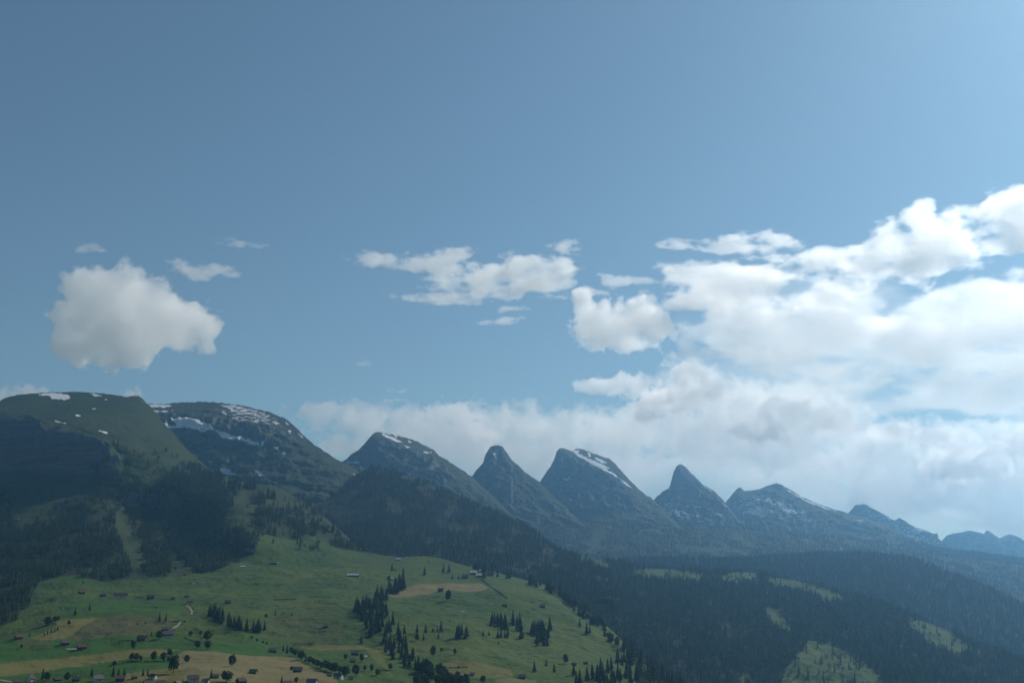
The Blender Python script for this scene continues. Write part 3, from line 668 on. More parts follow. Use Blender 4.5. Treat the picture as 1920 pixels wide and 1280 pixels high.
def scatter(key, polys, m2, hmin, hmax, label, broad=0.15, clear=(), gap=0.0, clump=0.0, rows_seen=True):
    """trees over the ground of a landform: one per m2 square metres inside the polygons"""
    Ld = LAND[key]; V, Q = Ld['V'], Ld['Q']
    vis = (Ld['seen'] >= Ld['nr'][0]) & (Ld['seen'] < Ld['nr'][1])
    Q = Q[vis]
    cx, cy = Ld['px'][Q].mean(1), Ld['py'][Q].mean(1)
    jit = V[Q[:, 0]]; cx = cx + 22 * fbm(jit[:, 0] / 110, jit[:, 1] / 110, jit[:, 0] * 0 + 1, 4); cy = cy + 9 * fbm(jit[:, 0] / 110, jit[:, 1] / 110, jit[:, 0] * 0 + 7, 4)
    w = np.zeros(len(Q)); br = np.zeros(len(Q))
    for p in polys:
        dens, b = 1.0, broad
        if isinstance(p, tuple): p, dens, b = p
        m = inpoly(cx, cy, p); w[m] = np.maximum(w[m], dens); br[m] = b
    for p in clear: w[inpoly(cx, cy, p)] *= 0.05
    A = V[Q[:, 0]]; B = V[Q[:, 1]]; D = V[Q[:, 3]]
    area = np.linalg.norm(np.cross(B - A, D - A), axis=1) * np.clip(Ld.get('sc', 1), 0, 1)
    if gap:
        nz = fbm(A[:, 0] / 90, A[:, 1] / 90, A[:, 0] * 0 + 3, 4)
        w = w * np.clip((nz + 0.5 - gap) * 5, 0.02, 1)
    lam = area * w / m2
    cnt = rng.poisson(np.minimum(lam, 30))
    fi = np.repeat(np.arange(len(Q)), cnt)
    u, v = rng.random(len(fi)), rng.random(len(fi))
    Cc = V[Q[fi, 2]]
    A, B, D = A[fi], B[fi], D[fi]
    pt = (A * ((1 - u) * (1 - v))[:, None] + B * (u * (1 - v))[:, None] + Cc * (u * v)[:, None] + D * ((1 - u) * v)[:, None])
    isb = rng.random(len(fi)) < br[fi]
    h = rng.uniform(hmin, hmax, len(fi)) * np.where(rng.random(len(fi)) < .2, .6, 1.0)
    h = np.where(isb, h * .62, h)
    k = np.where(isb, len(SPR_L) + rng.integers(0, len(BRD_L), len(fi)), rng.integers(0, len(SPR_L), len(fi)))
    pt[:, 2] -= 0.4
    print(label, len(fi))
    return forest(pt, h, k, label)

scatter('hillside', [(FOR_K['F1'], .9, .42), (FOR_K['F2'], .7, .6), (FOR_K['F3'], 1.05, .16), (FOR_K['F4'], .5, .4), (FOR_K['F5'], .8, .68), FOR_K['F6'], FOR_K['F7'], FOR_K['F8'], (FOR_K['F9'], .8, .2),
                     ([(20, 930), (200, 940), (240, 960), (60, 1000)], .22, .7), ([(215, 930), (330, 900), (420, 900), (430, 1000), (300, 1000)], .06, .6), ([(450, 940), (560, 940), (620, 1000), (480, 1000)], .05, .5), ([(540, 925), (560, 935), (700, 1038), (690, 1042), (600, 975)], .3, .2), ([(500, 1004), (640, 1030), (600, 1040), (520, 1030)], .05, .6),
                     ([(150, 870), (400, 890), (330, 960), (180, 960)], .12, .4), ([(150, 822), (240, 845), (330, 850), (400, 892), (300, 905), (200, 880)], .10, .75), ([(1168, 1212), (1200, 1222), (1260, 1262), (1340, 1330), (1200, 1330), (1190, 1262)], 1, .2)],
        95, 20, 32, 'dark spruce forest with paler broadleaf patches on the slope of the nearest left mountain', gap=0.36)
scatter('wooded_knoll', [[(560, 985), (600, 950), (640, 915), (700, 870), (760, 885), (1050, 1010), (1160, 1080), (1160, 1130), (560, 1130)]], 120, 18, 28, 'dense blue-green forest covering the knoll in the middle distance', 0.08,
        clear=[[(600, 935), (660, 930), (700, 960), (690, 985), (640, 980), (600, 960)], [(720, 940), (750, 938), (760, 960), (735, 965)], [(790, 965), (830, 970), (885, 990), (870, 1000), (820, 985)], [(920, 1015), (950, 1025), (940, 1030)]], gap=0.26)
scatter('forest_hill', [[(900, 1020), (2050, 1020), (2050, 1400), (900, 1400)]], 105, 18, 30, 'wide mixed forest with small clearings on the hill at the lower right', 0.38, clear=CLEAR_N, gap=0.1)
scatter('wooded_ridge', [[(1050, 1000), (2050, 1000), (2050, 1320), (1050, 1320)]], 130, 18, 28, 'even blue forest along the ridge behind the lower right hill', 0.08)
scatter('alp', [([(880, 960), (1150, 975), (1300, 980), (1480, 990), (1700, 1018), (2020, 1070), (2020, 1200), (1400, 1100), (760, 1100), (760, 1010)], 1, .1)], 210, 15, 24, 'hazy scattered woods on the alp below the peaks', 0.1,
        clear=[[(1110, 1008), (1130, 1008), (1132, 1030), (1112, 1028)], [(1365, 1000), (1400, 1010), (1440, 1030), (1420, 1030), (1380, 1012)], [(1250, 1022), (1330, 1026), (1410, 1036), (1400, 1044), (1300, 1036)]], gap=0.3)
scatter('seventh_peak', [[(1680, 1010), (1750, 1026), (1920, 1046), (2000, 1064), (2000, 1125), (1700, 1090)]], 190, 16, 24, 'faint woods on the long ridge at the far right', 0.0, gap=0.15)

cnt_tree = {}
def tree(kind, px, py, h, label, cat='tree', group=None, wide=1.0):
    p = hit(px, py)
    if p is None: return None
    meshes = SPR if kind == 'spruce' else BRD
    cr, tr = meshes[random.randrange(len(meshes))]
    r = empty('spruce_tree' if kind == 'spruce' else ('shrub' if kind == 'shrub' else 'broadleaf_tree'), p - Vector((0, 0, .3)), random.uniform(0, 6.28), (h * wide, h * wide, h))
    link_mesh('crown', cr, r); link_mesh('trunk', tr, r)
    return tag(r, label, cat, group)

def tree_px(kind, px, py, hpx, label, **k):
    p = hit(px, py)
    if p is None: return None
    return tree(kind, px, py, hpx * p.y / F, label, **k)

def clump(kind, poly, n, hlo, hhi, label, group, mind=3.0):
    xs = [p[0] for p in poly]; ys = [p[1] for p in poly]; got = []
    for _ in range(n * 60):
        if len(got) >= n: break
        x, y = random.uniform(min(xs), max(xs)), random.uniform(min(ys), max(ys))
        if not inpoly(np.array([x]), np.array([y]), poly)[0]: continue
        if any((x - a) ** 2 + (2 * (y - b)) ** 2 < mind ** 2 for a, b in got): continue
        got.append((x, y)); tree_px(kind, x, y, random.uniform(hlo, hhi), label, group=group)

# spruces that stand in clumps: alike within each clump
for poly, n, lab, grp in [
    ([(738, 1100), (756, 1094), (760, 1106), (732, 1120), (716, 1118)], 15, 'spruce in the upper tip of the long gully strip, touching the tan crescent field', 'spruces of the gully strip, tip'),
    ([(716, 1118), (732, 1120), (722, 1140), (730, 1156), (676, 1162), (662, 1142), (690, 1128)], 32, 'spruce in the broad upper half of the long dark gully strip', 'spruces of the gully strip, upper half'),
    ([(676, 1162), (730, 1156), (757, 1200), (766, 1212), (714, 1212), (700, 1200)], 32, 'spruce in the narrow middle of the long dark gully strip', 'spruces of the gully strip, middle'),
    ([(714, 1212), (766, 1212), (776, 1232), (775, 1250), (800, 1258), (790, 1278), (762, 1262), (735, 1235)], 26, 'spruce at the lower end of the long dark gully strip', 'spruces of the gully strip, lower end')]:
    clump('spruce', poly, n, 20, 29, lab, grp, 2.9)
clump('spruce', [(386, 1152), (414, 1152), (424, 1166), (455, 1172), (464, 1184), (458, 1188), (430, 1180), (400, 1166)], 30, 20, 27, 'spruce in the dense clump on the meadow shoulder beside the olive slope', 'spruces of the shoulder clump', 3.0)
clump('spruce', [(474, 1180), (497, 1178), (496, 1188), (472, 1187)], 9, 15, 24, 'spruce in the small clump right of the dense shoulder clump', 'spruces of the small clump', 3.0)
clump('spruce', [(912, 1160), (930, 1165), (950, 1172), (952, 1180), (930, 1178), (910, 1168)], 12, 20, 28, 'spruce at the upper left of the broken grove on the right meadow', 'spruces of the grove, upper left', 3.5)
clump('spruce', [(960, 1166), (975, 1168), (980, 1188), (988, 1200), (972, 1198)], 9, 20, 28, 'spruce in the middle of the broken grove on the right meadow', 'spruces of the grove, middle', 3.5)
clump('spruce', [(990, 1186), (1032, 1178), (1034, 1188), (1026, 1214), (1004, 1212)], 28, 20, 28, 'spruce in the darkest, right part of the broken grove on the right meadow', 'spruces of the grove, right', 3)
clump('spruce', [(930, 1190), (956, 1190), (956, 1197), (930, 1197)], 6, 14, 20, 'smaller spruce along the lower edge of the broken grove', 'small spruces below the grove', 4)
clump('spruce', [(1058, 1285), (1075, 1265), (1100, 1262), (1130, 1250), (1165, 1235), (1190, 1240), (1205, 1262), (1200, 1290), (1130, 1300)], 40, 22, 32, 'tall dark spruce of the bottom edge wood right of the meadow', 'spruces of the bottom wood', 3.4)
for poly, n, lab, grp in [
    ([(850, 1060), (890, 1066), (940, 1080), (1000, 1094), (1010, 1102), (950, 1086), (880, 1068)], 16, 'spruce on the crest line right of the crest chalets', 'spruces of the crest line'),
    ([(1000, 1094), (1032, 1104), (1062, 1122), (1090, 1142), (1080, 1150), (1052, 1124), (1010, 1102)], 18, 'spruce in the row along the upper right rim of the meadow hill', 'spruces of the upper meadow rim'),
    ([(1090, 1142), (1122, 1168), (1150, 1192), (1168, 1212), (1150, 1210), (1118, 1182), (1080, 1150)], 18, 'spruce in the row along the lower right rim of the meadow hill', 'spruces of the lower meadow rim')]:
    clump('spruce', poly, n, 15, 24, lab, grp, 3)
clump('spruce', [(852, 1192), (874, 1190), (877, 1197), (856, 1197)], 6, 20, 27, 'spruce in the tight group of pointed trees left of the broken grove', 'pointed group', 3)
S = 'spruce'
for px, py, h, lab in [
    (735, 1070, 16, 'broad lone spruce above the head of the gully strip'), (741, 1071, 8, 'short spruce touching the broad lone spruce above the gully strip'), (756, 1080, 18, 'slim spruce between the gully head and the tan crescent field'), (796, 1078, 18, 'very slim lone spruce above the middle of the tan crescent field'),
    (804, 1055, 7, 'tiny spruce near the crest of the meadow'), (831, 1073, 18, 'slim left one of the spruce pair near the crest chalets'), (842, 1073, 18, 'wide right one of the spruce pair near the crest chalets'), (848, 1085, 11, 'small spruce just above the tan crescent field near the chalets'), (860, 1085, 10, 'small spruce at the left corner of the crest chalets'), (907, 1084, 24, 'tall spruce in front of the crest chalets'),
    (758, 1188, 19, 'spruce just right of the gully strip, leftmost of the scattered row'), (782, 1187, 20, 'second tree of the scattered row right of the gully strip'), (798, 1186, 18, 'third tree of the scattered row, straight and lone'), (820, 1184, 12, 'short spruce leaning on the tallest of the scattered row'), (827, 1184, 23, 'tallest spruce of the scattered row on the meadow'), (822, 1196, 12, 'small spruce below the tallest of the scattered row'), (843, 1166, 7, 'tiny lone spruce up the slope from the pointed group'), (794, 1199, 12, 'small dark spruce below the third tree of the scattered row'),
    (906, 1191, 13, 'tiny spruce at the lower left of the broken grove, first of two'), (917, 1191, 11, 'tiny spruce at the lower left of the broken grove, second of two'), (1085, 1150, 16, 'lone spruce with a shadow near the rim of the meadow hill'), (1087, 1174, 17, 'upper one of the two big spruces near the meadow rim'), (1100, 1189, 25, 'lower, larger one of the two big spruces near the meadow rim'), (1106, 1186, 17, 'spruce tucked behind the larger of the two near the meadow rim'),
    (1002, 1259, 22, 'lone pointed spruce low on the right meadow, biggest of three'), (1024, 1248, 14, 'smallest of three lone spruces low on the right meadow'), (1039, 1260, 18, 'rightmost of three lone spruces low on the right meadow'), (299, 1164, 18, 'left one of the spruce pair above the big farmhouse'), (311, 1164, 16, 'right one of the spruce pair above the big farmhouse'), (141, 1153, 17, 'left one of two slim spruces on the dark bank above the yellow field'), (168, 1144, 16, 'right one of two slim spruces on the dark bank above the yellow field'),
    (516, 1153, 11, 'lone small spruce on the open slope right of the shoulder clump'), (677, 1206, 17, 'squat spruce on the left side of the gully strip'), (80, 1273, 23, 'pointed spruce among the village roofs, farthest left'), (172, 1266, 17, 'spruce behind the large dark village roof'), (212, 1268, 21, 'tall left one of three spruces behind the rust-red roof'), (222, 1268, 17, 'thin middle one of three spruces behind the rust-red roof'), (233, 1268, 18, 'right one of three spruces behind the rust-red roof'), (268, 1266, 15, 'left one of the twin spruces between two village roofs'), (277, 1266, 14, 'right one of the twin spruces between two village roofs'), (396, 1270, 17, 'small spruce between village houses below the tan field'), (528, 1282, 17, 'thin spruce at the bottom edge below the barn on the tan field'), (284, 1191, 9, 'tiny spruce between the two farmhouses'), (512, 1018, 13, 'lone spruce on the grass above the shed with the white roof end'), (588, 1030, 12, 'lone spruce below the mixed wood on the spur')]:
    tree_px(S, px, py, h, lab)
for i, (px, py) in enumerate([(83, 1191), (89, 1189), (96, 1186), (103, 1184), (108, 1181)]):
    tree_px(S, px, py, 9 + (i == 4) * 2, 'small spruce in the short slanting row beside the yellow field', group='slanting row of small spruces')
for px, py, h, w, lab in [
    (249, 1217, 18, .8, 'tall narrow tree at the foot of the brown slope'), (247, 1238, 15, 1, 'left one of a round-crowned pair on the yellow field rim'), (256, 1238, 15, 1, 'right one of a round-crowned pair on the yellow field rim'), (264, 1238, 10, 1, 'small round tree beside the round-crowned pair'), (288, 1239, 19, 1, 'broad tree fourth in the line along the yellow field rim'), (306, 1239, 17, 1, 'upright tree between the broad tree and the big layered tree'), (318, 1230, 15, 1.1, 'tree rising behind the line at the yellow field end'),
    (325, 1261, 33, .95, 'biggest tree of the valley floor, dark and layered, at the tan field corner'), (316, 1240, 10, 1.1, 'low tree behind the biggest tree of the valley floor'), (350, 1242, 15, 1.15, 'round lone tree on the left end of the tan field'), (435, 1248, 21, 1, 'lone round tree in the middle of the tan field edge'), (357, 1192, 10, 1.2, 'low round tree right of the big farmhouse'), (388, 1201, 20, 1.1, 'large tree hiding a small white house'), (370, 1215, 15, 1.1, 'round tree below the hedge right of the big farmhouse'), (389, 1217, 17, 1.1, 'large tree below the hidden white house'), (376, 1190, 9, 1, 'small tree on the left of the hidden white house'),
    (298, 1198, 16, 1.3, 'spreading dark tree in front of the big farmhouse'), (90, 1172, 17, 1.3, 'dark rounded thicket tree on the left bank'), (103, 1166, 12, 1.2, 'tree joining the thicket on the left bank'), (129, 1171, 9, 1, 'small tree at the tip of the yellow field'), (109, 1163, 9, 1.1, 'low tree right of the thicket on the left bank'), (499, 1157, 7, 1.3, 'low round bush-like tree near the lone small spruce'), (840, 1127, 21, .85, 'lone rounded tree just under the tan crescent field'), (812, 1231, 21, .85, 'big rounded tree with a long shadow on the right meadow'), (828, 1221, 8, 1.4, 'low wide tree beside the big rounded tree'), (853, 1227, 12, .9, 'small tree right of the big rounded tree'), (859, 1252, 5, 1, 'tiny tree on the low hedge in the pale field'),
    (732, 1255, 12, 1.1, 'round tree at the foot of the gully strip'), (667, 1266, 21, 1, 'dark tall tree below the chalet with trees'), (684, 1257, 11, .9, 'left one of two small upright trees below the chalet'), (697, 1258, 14, .8, 'right one of two small upright trees below the chalet'), (708, 1266, 13, 1.1, 'tree with a shadow right of the two small upright trees'), (782, 1201, 13, 1.1, 'round tree below the second tree of the scattered row'), (729, 1087, 8, 1.3, 'dark bushy tree beside the pale hut at the gully head'), (441, 914, 15, 1.3, 'big dark round-topped tree on the skyline spur'), (424, 1278, 21, 1.5, 'wide dark tree among the village roofs'), (88, 1276, 17, 1.1, 'round tree right of the pointed village spruce'), (125, 1276, 17, .9, 'tree between two village houses at the bottom edge'), (1061, 1244, 18, .9, 'dark upright tree above the small pink-roofed hut'),
    (555, 1280, 12, 1, 'round tree at the bottom edge below the tan field'), (648, 1236, 11, 1, 'tree on the left side of the chalet with trees'), (678, 1240, 15, .9, 'tree on the right side of the chalet with trees'), (812, 1185, 8, 1, 'tiny tree left of the tallest of the scattered row'), (40, 1215, 8, .8, 'lone little tree on the lush lower left meadow'), (55, 1194, 7, .6, 'thin little tree right of the pink-roofed chalet'), (547, 1257, 9, 1.3, 'dark tree against the barn on the tan field'), (469, 1260, 6, 1.2, 'small tree against the barn nearest the tan field middle'), (847, 1284, 20, 1, 'big dark tree at the bottom edge below the pale field'), (905, 1280, 14, 1.3, 'wide tree at the bottom edge right of the white house')]:
    tree_px('broad', px, py, h, lab, wide=w)
gl = [(472, 1197), (482, 1202), (493, 1206), (500, 1208), (531, 1221), (538, 1224), (546, 1226), (553, 1229), (560, 1231), (566, 1236), (574, 1239), (581, 1243), (588, 1246), (596, 1250), (604, 1253), (612, 1256), (620, 1259), (628, 1262), (640, 1266), (648, 1268)]
for i, (px, py) in enumerate(gl):
    tree_px(S if i in (4, 5, 8, 10) else 'broad', px, py, (6 if i < 4 else 15 + random.uniform(-2, 3) + (3 if i > 14 else 0)), 'tree in the dark slanting row between the bright green field and the slope', group='slanting tree row', wide=1.1 if i not in (4, 5) else 1)
clump('broad', [(775, 1252), (800, 1256), (850, 1268), (885, 1285), (760, 1292), (790, 1275)], 32, 15, 22, 'round leafy tree in the dark wood at the foot of the gully strip', 'leafy trees below the gully', 4)
for poly, n, lab, grp in [([(1020, 1100), (1062, 1122), (1100, 1150), (1094, 1156), (1056, 1128), (1020, 1106)], 16, 'leafy tree between the spruces of the upper right meadow rim', 'leafy trees of the upper rim'),
                          ([(1100, 1150), (1150, 1192), (1180, 1216), (1172, 1222), (1146, 1204), (1094, 1158)], 18, 'leafy tree between the spruces of the lower right meadow rim', 'leafy trees of the lower rim')]:
    clump('broad', poly, n, 8, 15, lab, grp, 4)
for px0, py0, px1, py1, n, lab, grp in [(225, 1202, 246, 1201, 6, 'clipped bush in the hedge left of the smaller farmhouse', 'hedge left of the smaller farmhouse'), (345, 1196, 366, 1204, 8, 'bush in the hedge running down from the big farmhouse', 'hedge below the farmhouse'), (318, 1166, 333, 1166, 5, 'bush in the dark row right of the spruce pair', 'bushes beside the spruce pair'), (843, 1252, 876, 1251, 10, 'bush in the low hedge across the pale lower field', 'low hedge in the pale field'), (904, 1088, 950, 1122, 20, 'bush in the thin dark line running down from the crest chalets', 'bushes of the dark line'), (514, 1125, 553, 1124, 12, 'bush in the long flat hedge on the open slope', 'flat hedge on the slope'), (582, 1252, 600, 1253, 6, 'bush standing in for the low shaded strip right of the barn on the tan field', 'bushes standing in for shade on the tan field'), (240, 1240, 320, 1240, 14, 'bush under the tree line on the yellow field rim', 'bushes under the tree line')]:  # bushes right of the tan field barn are added for a strip of shade
    for i in range(n):
        t = i / (n - 1)
        tree_px('shrub', px0 + (px1 - px0) * t, py0 + (py1 - py0) * t, random.uniform(2.4, 3.6), lab, cat='shrub', group=grp, wide=1.5)
for px, py, lab in [(258, 1171, 'single round bush on the brown slope'), (273, 1169, 'wider bush on the brown slope right of the single round one'), (346, 1166, 'bush beside the bend of the gravel track'), (547, 1154, 'bush on the bare slope right of the lone small spruce'), (156, 1093, 'bush below the dark forest, above the small pink hut'), (935, 1206, 'grey bush on the meadow below the broken grove')]:
    tree_px('shrub', px, py, 4, lab, cat='shrub', wide=1.4)

# ------------------------------------------------------------------ houses
def boxv(x0, x1, y0, y1, z0, z1):
    V = [(x, y, z) for z in (z0, z1) for y in (y0, y1) for x in (x0, x1)]
    return V, [(0, 2, 3, 1), (4, 5, 7, 6), (0, 1, 5, 4), (2, 6, 7, 3), (0, 4, 6, 2), (1, 3, 7, 5)]

def house(px, py, wpx, label, wall=M_wood, roof=M_roof_brown, yaw=0.0, ratio=0.75, hr=0.34, name='chalet', cat='house', windows=2, chimney=False, base=None, group=None, pitch=0.42):
    p = hit(px, py)
    if p is None: return
    Lh = 0.86 * wpx * p.y / F                     # ridge runs along local x
    W, H = Lh * ratio, Lh * hr
    az = math.atan2(p.x, p.y)
    r = empty(name, p - Vector((0, 0, 0.4)), -az + yaw)
    tag(r, label, cat, group)
    x, y = Lh / 2, W / 2
    rise = W * pitch
    V = [(-x, -y, -1.5), (x, -y, -1.5), (x, y, -1.5), (-x, y, -1.5), (-x, -y, H), (x, -y, H), (x, y, H), (-x, y, H), (-x, 0, H + rise), (x, 0, H + rise)]
    link_mesh('wall', mesh_from('wall', V, [(0, 1, 5, 4), (2, 3, 7, 6), (1, 2, 6, 9, 5), (3, 0, 4, 8, 7)], [wall]), r)
    ov, t = 0.09 * W, max(.25, .03 * W)
    e = 1 + 2 * ov / W
    V, Fc = [], []
    X = x + ov
    prof = [(-y * e, H - (e - 1) * rise), (0, H + rise), (y * e, H - (e - 1) * rise)]
    for xx in (-X, X):
        for (yy, zz) in prof: V.append((xx, yy, zz + .05))
        for (yy, zz) in prof: V.append((xx, yy, zz + .05 + t))
    for a in (0, 1):
        Fc += [(a, a + 1, a + 7, a + 6), (a + 3, a + 9, a + 10, a + 4)]
        Fc += [(a, a + 3, a + 4, a + 1), (a + 6, a + 7, a + 10, a + 9)]
    Fc += [(0, 6, 9, 3), (2, 5, 11, 8)]
    rf = link_mesh('roof', mesh_from('roof', V, Fc, [roof]), r)
    if base:
        Vb, Fb = boxv(-x - .08, x + .08, -y - .08, y + .08, -1.5, H * .45)
        link_mesh('plinth', mesh_from('plinth', Vb, Fb, [base]), r)
    if chimney:
        Vb, Fb = boxv(-.45, .45, -.45, .45, 0, rise * .7 + 1.2)
        ch = link_mesh('chimney', mesh_from('chimney', Vb, Fb, [M_plaster]), rf); ch.location = (x * .4, y * .35, H + rise * .45)
    ww, wh = min(1.3, Lh * .09), min(1.4, H * .3)
    me = None
    for i in range(windows):
        xx = -x + Lh * (i + .75) / (windows + .5)
        zz = H * .62
        if me is None:
            Vb, Fb = boxv(-ww / 2, ww / 2, -.06, .06, -wh / 2, wh / 2); me = mesh_from('window', Vb, Fb, [M_glass])
        wdw = link_mesh('window', me, r); wdw.location = (xx, -y - .1, zz)
    Vb, Fb = boxv(-.6, .6, -.05, .05, 0, min(2.1, H * .8))
    d = link_mesh('door', mesh_from('door', Vb, Fb, [M_wood2 if wall is M_wood else M_wood]), r); d.location = (x * .1, -y - (.2 if base else .08), 0.1)
    return r

B = dict(name='barn', cat='barn', windows=1)
house(315, 1193, 19, 'big farmhouse with a brown roof and white lower walls below the spruce pair', roof=M_roof_grey, base=M_plaster, chimney=True, windows=4, yaw=.1)
house(309, 1182, 13, 'grey-roofed barn attached behind the big farmhouse', roof=M_roof_grey, **B)
house(266, 1200, 17, 'smaller farmhouse with one white gable at the foot of the brown slope', yaw=-.35, roof=M_roof_brown, windows=3, chimney=True)
house(378, 1197, 8, 'small white house half hidden behind the large tree', wall=M_plaster, roof=M_roof_grey)
house(35, 1197, 14, 'dark chalet with a pink-lit roof at the left edge', roof=M_roof_red, yaw=.3, windows=3)
house(122, 1208, 15, 'dark barn with a grey roof, upper one of two by the yellow field', roof=M_roof_grey, yaw=.2, **B)
house(153, 1216, 16, 'dark barn with a bright red roof, lower one of two by the yellow field', roof=M_roof_red, yaw=.2, **B)
house(216, 1244, 12, 'small dark hut on the lower rim of the yellow field', roof=M_wood, yaw=1.4, **B)
house(475, 1262, 15, 'barn with a pale wall on the left part of the tan field', wall=M_wood2, roof=M_roof_grey, yaw=-.3, **B)
house(558, 1259, 17, 'barn with a grey roof on the right part of the tan field', roof=M_roof_grey, yaw=-.15, **B)
house(511, 1222, 15, 'grey-roofed barn on the bright green field by the slanting tree row', roof=M_roof_grey, **B)
house(611, 1175, 9, 'tiny grey hut alone on the smooth middle slope', roof=M_roof_grey, **B)
house(617, 1267, 10, 'small shed left of the grey-roofed house at the slanting row end', roof=M_roof_grey, **B)
house(635, 1271, 17, 'grey-roofed house with a pale gable at the end of the slanting tree row', wall=M_plaster, roof=M_roof_grey, yaw=-.5, windows=3, chimney=True)
house(658, 1273, 10, 'little house right of the grey-roofed house', wall=M_plaster, roof=M_roof_grey)
house(665, 1227, 15, 'chalet with trees on both sides below the yellow slope', roof=M_roof_grey, wall=M_wood, chimney=True, windows=3)
house(661, 1241, 12, 'second building just below the chalet with trees', wall=M_wood2, roof=M_roof_grey)
house(684, 1232, 10, 'low grey shed right of the chalet with trees', wall=M_wood2, roof=M_roof_pale, hr=.2, **B)
house(662, 1080, 24, 'long low barn with a bright white roof on the upper slope', roof=M_roof_pale, ratio=.3, hr=.13, **B)
house(747, 1049, 10, 'small pale-roofed barn on the crest of the meadow', roof=M_roof_pale, hr=.2, ratio=.5, **B)
house(512, 1057, 15, 'shed with a white roof end on the upper left slope', roof=M_wood2, ratio=.4, hr=.2, **B)
house(519, 1056, 7, 'small white-roofed lean-to at the end of the upper left shed', roof=M_roof_pale, ratio=.6, hr=.2, **B)
house(456, 1063, 11, 'pale-roofed barn at the edge of the dark left forest', roof=M_roof_pale, ratio=.4, hr=.16, **B)
house(226, 1119, 27, 'largest barn of the upper pasture, brown roof with one white gable', wall=M_plaster, roof=M_roof_brown, ratio=.42, hr=.14, pitch=.5, **B)
house(153, 1112, 11, 'small hut with a pinkish roof, leftmost on the upper pasture', roof=M_roof_red, yaw=.3, **B)
house(193, 1117, 11, 'dark hut left of the largest barn', roof=M_roof_grey, **B)
house(261, 1121, 16, 'long low dark shed right of the largest barn', ratio=.35, hr=.16, roof=M_roof_grey, **B)
house(282, 1122, 14, 'dark barn right of the long low shed', roof=M_wood, **B)
house(324, 1123, 8, 'tiny dark hut in the middle of the upper pasture', roof=M_wood, **B)
house(350, 1119, 9, 'tiny grey hut up the slope from the white-gabled hut', roof=M_roof_grey, **B)
house(356, 1132, 12, 'hut with a white gable at the top of the gravel track', wall=M_plaster, roof=M_roof_brown, **B)
house(427, 1131, 12, 'dark hut behind the dense shoulder clump of spruces', roof=M_wood, **B)
house(733, 1086, 8, 'pale hut half behind the bushy tree at the gully head', roof=M_roof_pale, **B)
house(872, 1083, 13, 'left one of the crest chalets', wall=M_wood2, roof=M_roof_grey, windows=3)
house(888, 1076, 14, 'crest chalet with the whitest roof', wall=M_wood, roof=M_roof_pale, windows=3, hr=.3)
house(898, 1081, 12, 'crest chalet right below the white-roofed one', wall=M_wood2, roof=M_roof_pale, windows=3)
house(919, 1078, 14, 'rightmost crest chalet, set apart among spruces', wall=M_wood2, roof=M_roof_brown, windows=3)
house(826, 1108, 11, 'dark hut standing in the tan crescent field', roof=M_wood, **B)
house(946, 1137, 10, 'dark hut above the broken grove, left one of two', roof=M_wood, **B)
house(1017, 1138, 11, 'hut with a pale yard above the broken grove, right one of two', roof=M_roof_grey, **B)
house(979, 1271, 13, 'dark-walled house low on the right meadow between bushes', roof=M_roof_grey, windows=3)
house(1076, 1247, 10, 'small hut with a pinkish roof above the bottom edge wood', roof=M_roof_brown, **B)
house(1098, 1244, 9, 'tiny hut right of the small pink-roofed hut', roof=M_roof_grey, **B)
house(885, 1266, 10, 'white house at the bottom edge under the pale field', wall=M_plaster, roof=M_roof_grey, chimney=True)
house(870, 1268, 10, 'low shed left of the white bottom-edge house', roof=M_roof_pale, hr=.2, **B)
# village roofs along the bottom edge
for px, py, w, wall, roof, yaw, lab in [(58, 1276, 17, M_plaster, M_roof_brown, .9, 'village house with white balcony rails, farthest left'), (30, 1281, 14, M_wood, M_roof_grey, .1, 'dark village roof left of the house with white balconies'), (108, 1276, 13, M_wood, M_roof_brown, .4, 'village house right of the round tree'), (143, 1276, 15, M_wood, M_roof_grey, -.2, 'village house beside the large dark roof'), (183, 1276, 19, M_plaster, M_roof_grey, .5, 'village house with a large dark roof below the valley meadow'), (225, 1275, 17, M_wood, M_roof_red, 0, 'village house with a rust-red roof before three spruces'), (252, 1271, 11, M_wood, M_roof_grey, .2, 'low village roof right of the rust-red roof'), (287, 1271, 15, M_plaster, M_roof_brown, -.6, 'village house with a white gable by the twin spruces'), (275, 1283, 14, M_wood, M_roof_brown, .5, 'village roof below the white-gabled house, at the bottom edge'), (302, 1283, 15, M_wood, M_roof_grey, .1, 'grey village roof at the bottom edge below the biggest tree'), (333, 1283, 14, M_wood, M_roof_grey, .9, 'last grey village roof before the tan field'), (362, 1276, 20, M_plaster, M_roof_brown, .3, 'wide village house with a greenish front below the tan field'), (386, 1279, 13, M_plaster, M_roof_grey, -.3, 'village house between the wide one and the wide dark tree'), (404, 1270, 13, M_wood2, M_roof_grey, 0, 'teal-grey shed behind the wide dark tree'), (452, 1280, 18, M_wood, M_roof_brown, .6, 'brown village house at the foot of the tan field'), (540, 1284, 15, M_wood, M_roof_grey, .2, 'dark roof beside the thin bottom-edge spruce'), (585, 1283, 20, M_plaster, M_roof_grey, -.3, 'village house at the bottom edge right of the round tree')]:
    house(px, py, w, lab, wall=wall, roof=roof, yaw=yaw, windows=3, chimney=w > 14)

# white wrapped bales in a row beside the red-roofed barn
for i in range(9):
    p = hit(124.5 + i * 2.2, 1217)
    bm = bmesh.new()
    bmesh.ops.create_cone(bm, cap_ends=True, segments=12, radius1=.75, radius2=.75, depth=1.3, matrix=Matrix.Translation((0, 0, .7)) @ Matrix.Rotation(R(90), 4, 'Y'))
    me = bpy.data.meshes.new('hay_bale'); bm.to_mesh(me); bm.free(); me.materials.append(M_white)
    tag(link_mesh('hay_bale', me), 'white wrapped bale in the row left of the red-roofed barn', 'hay bale', 'white bales by the red-roofed barn').location = p

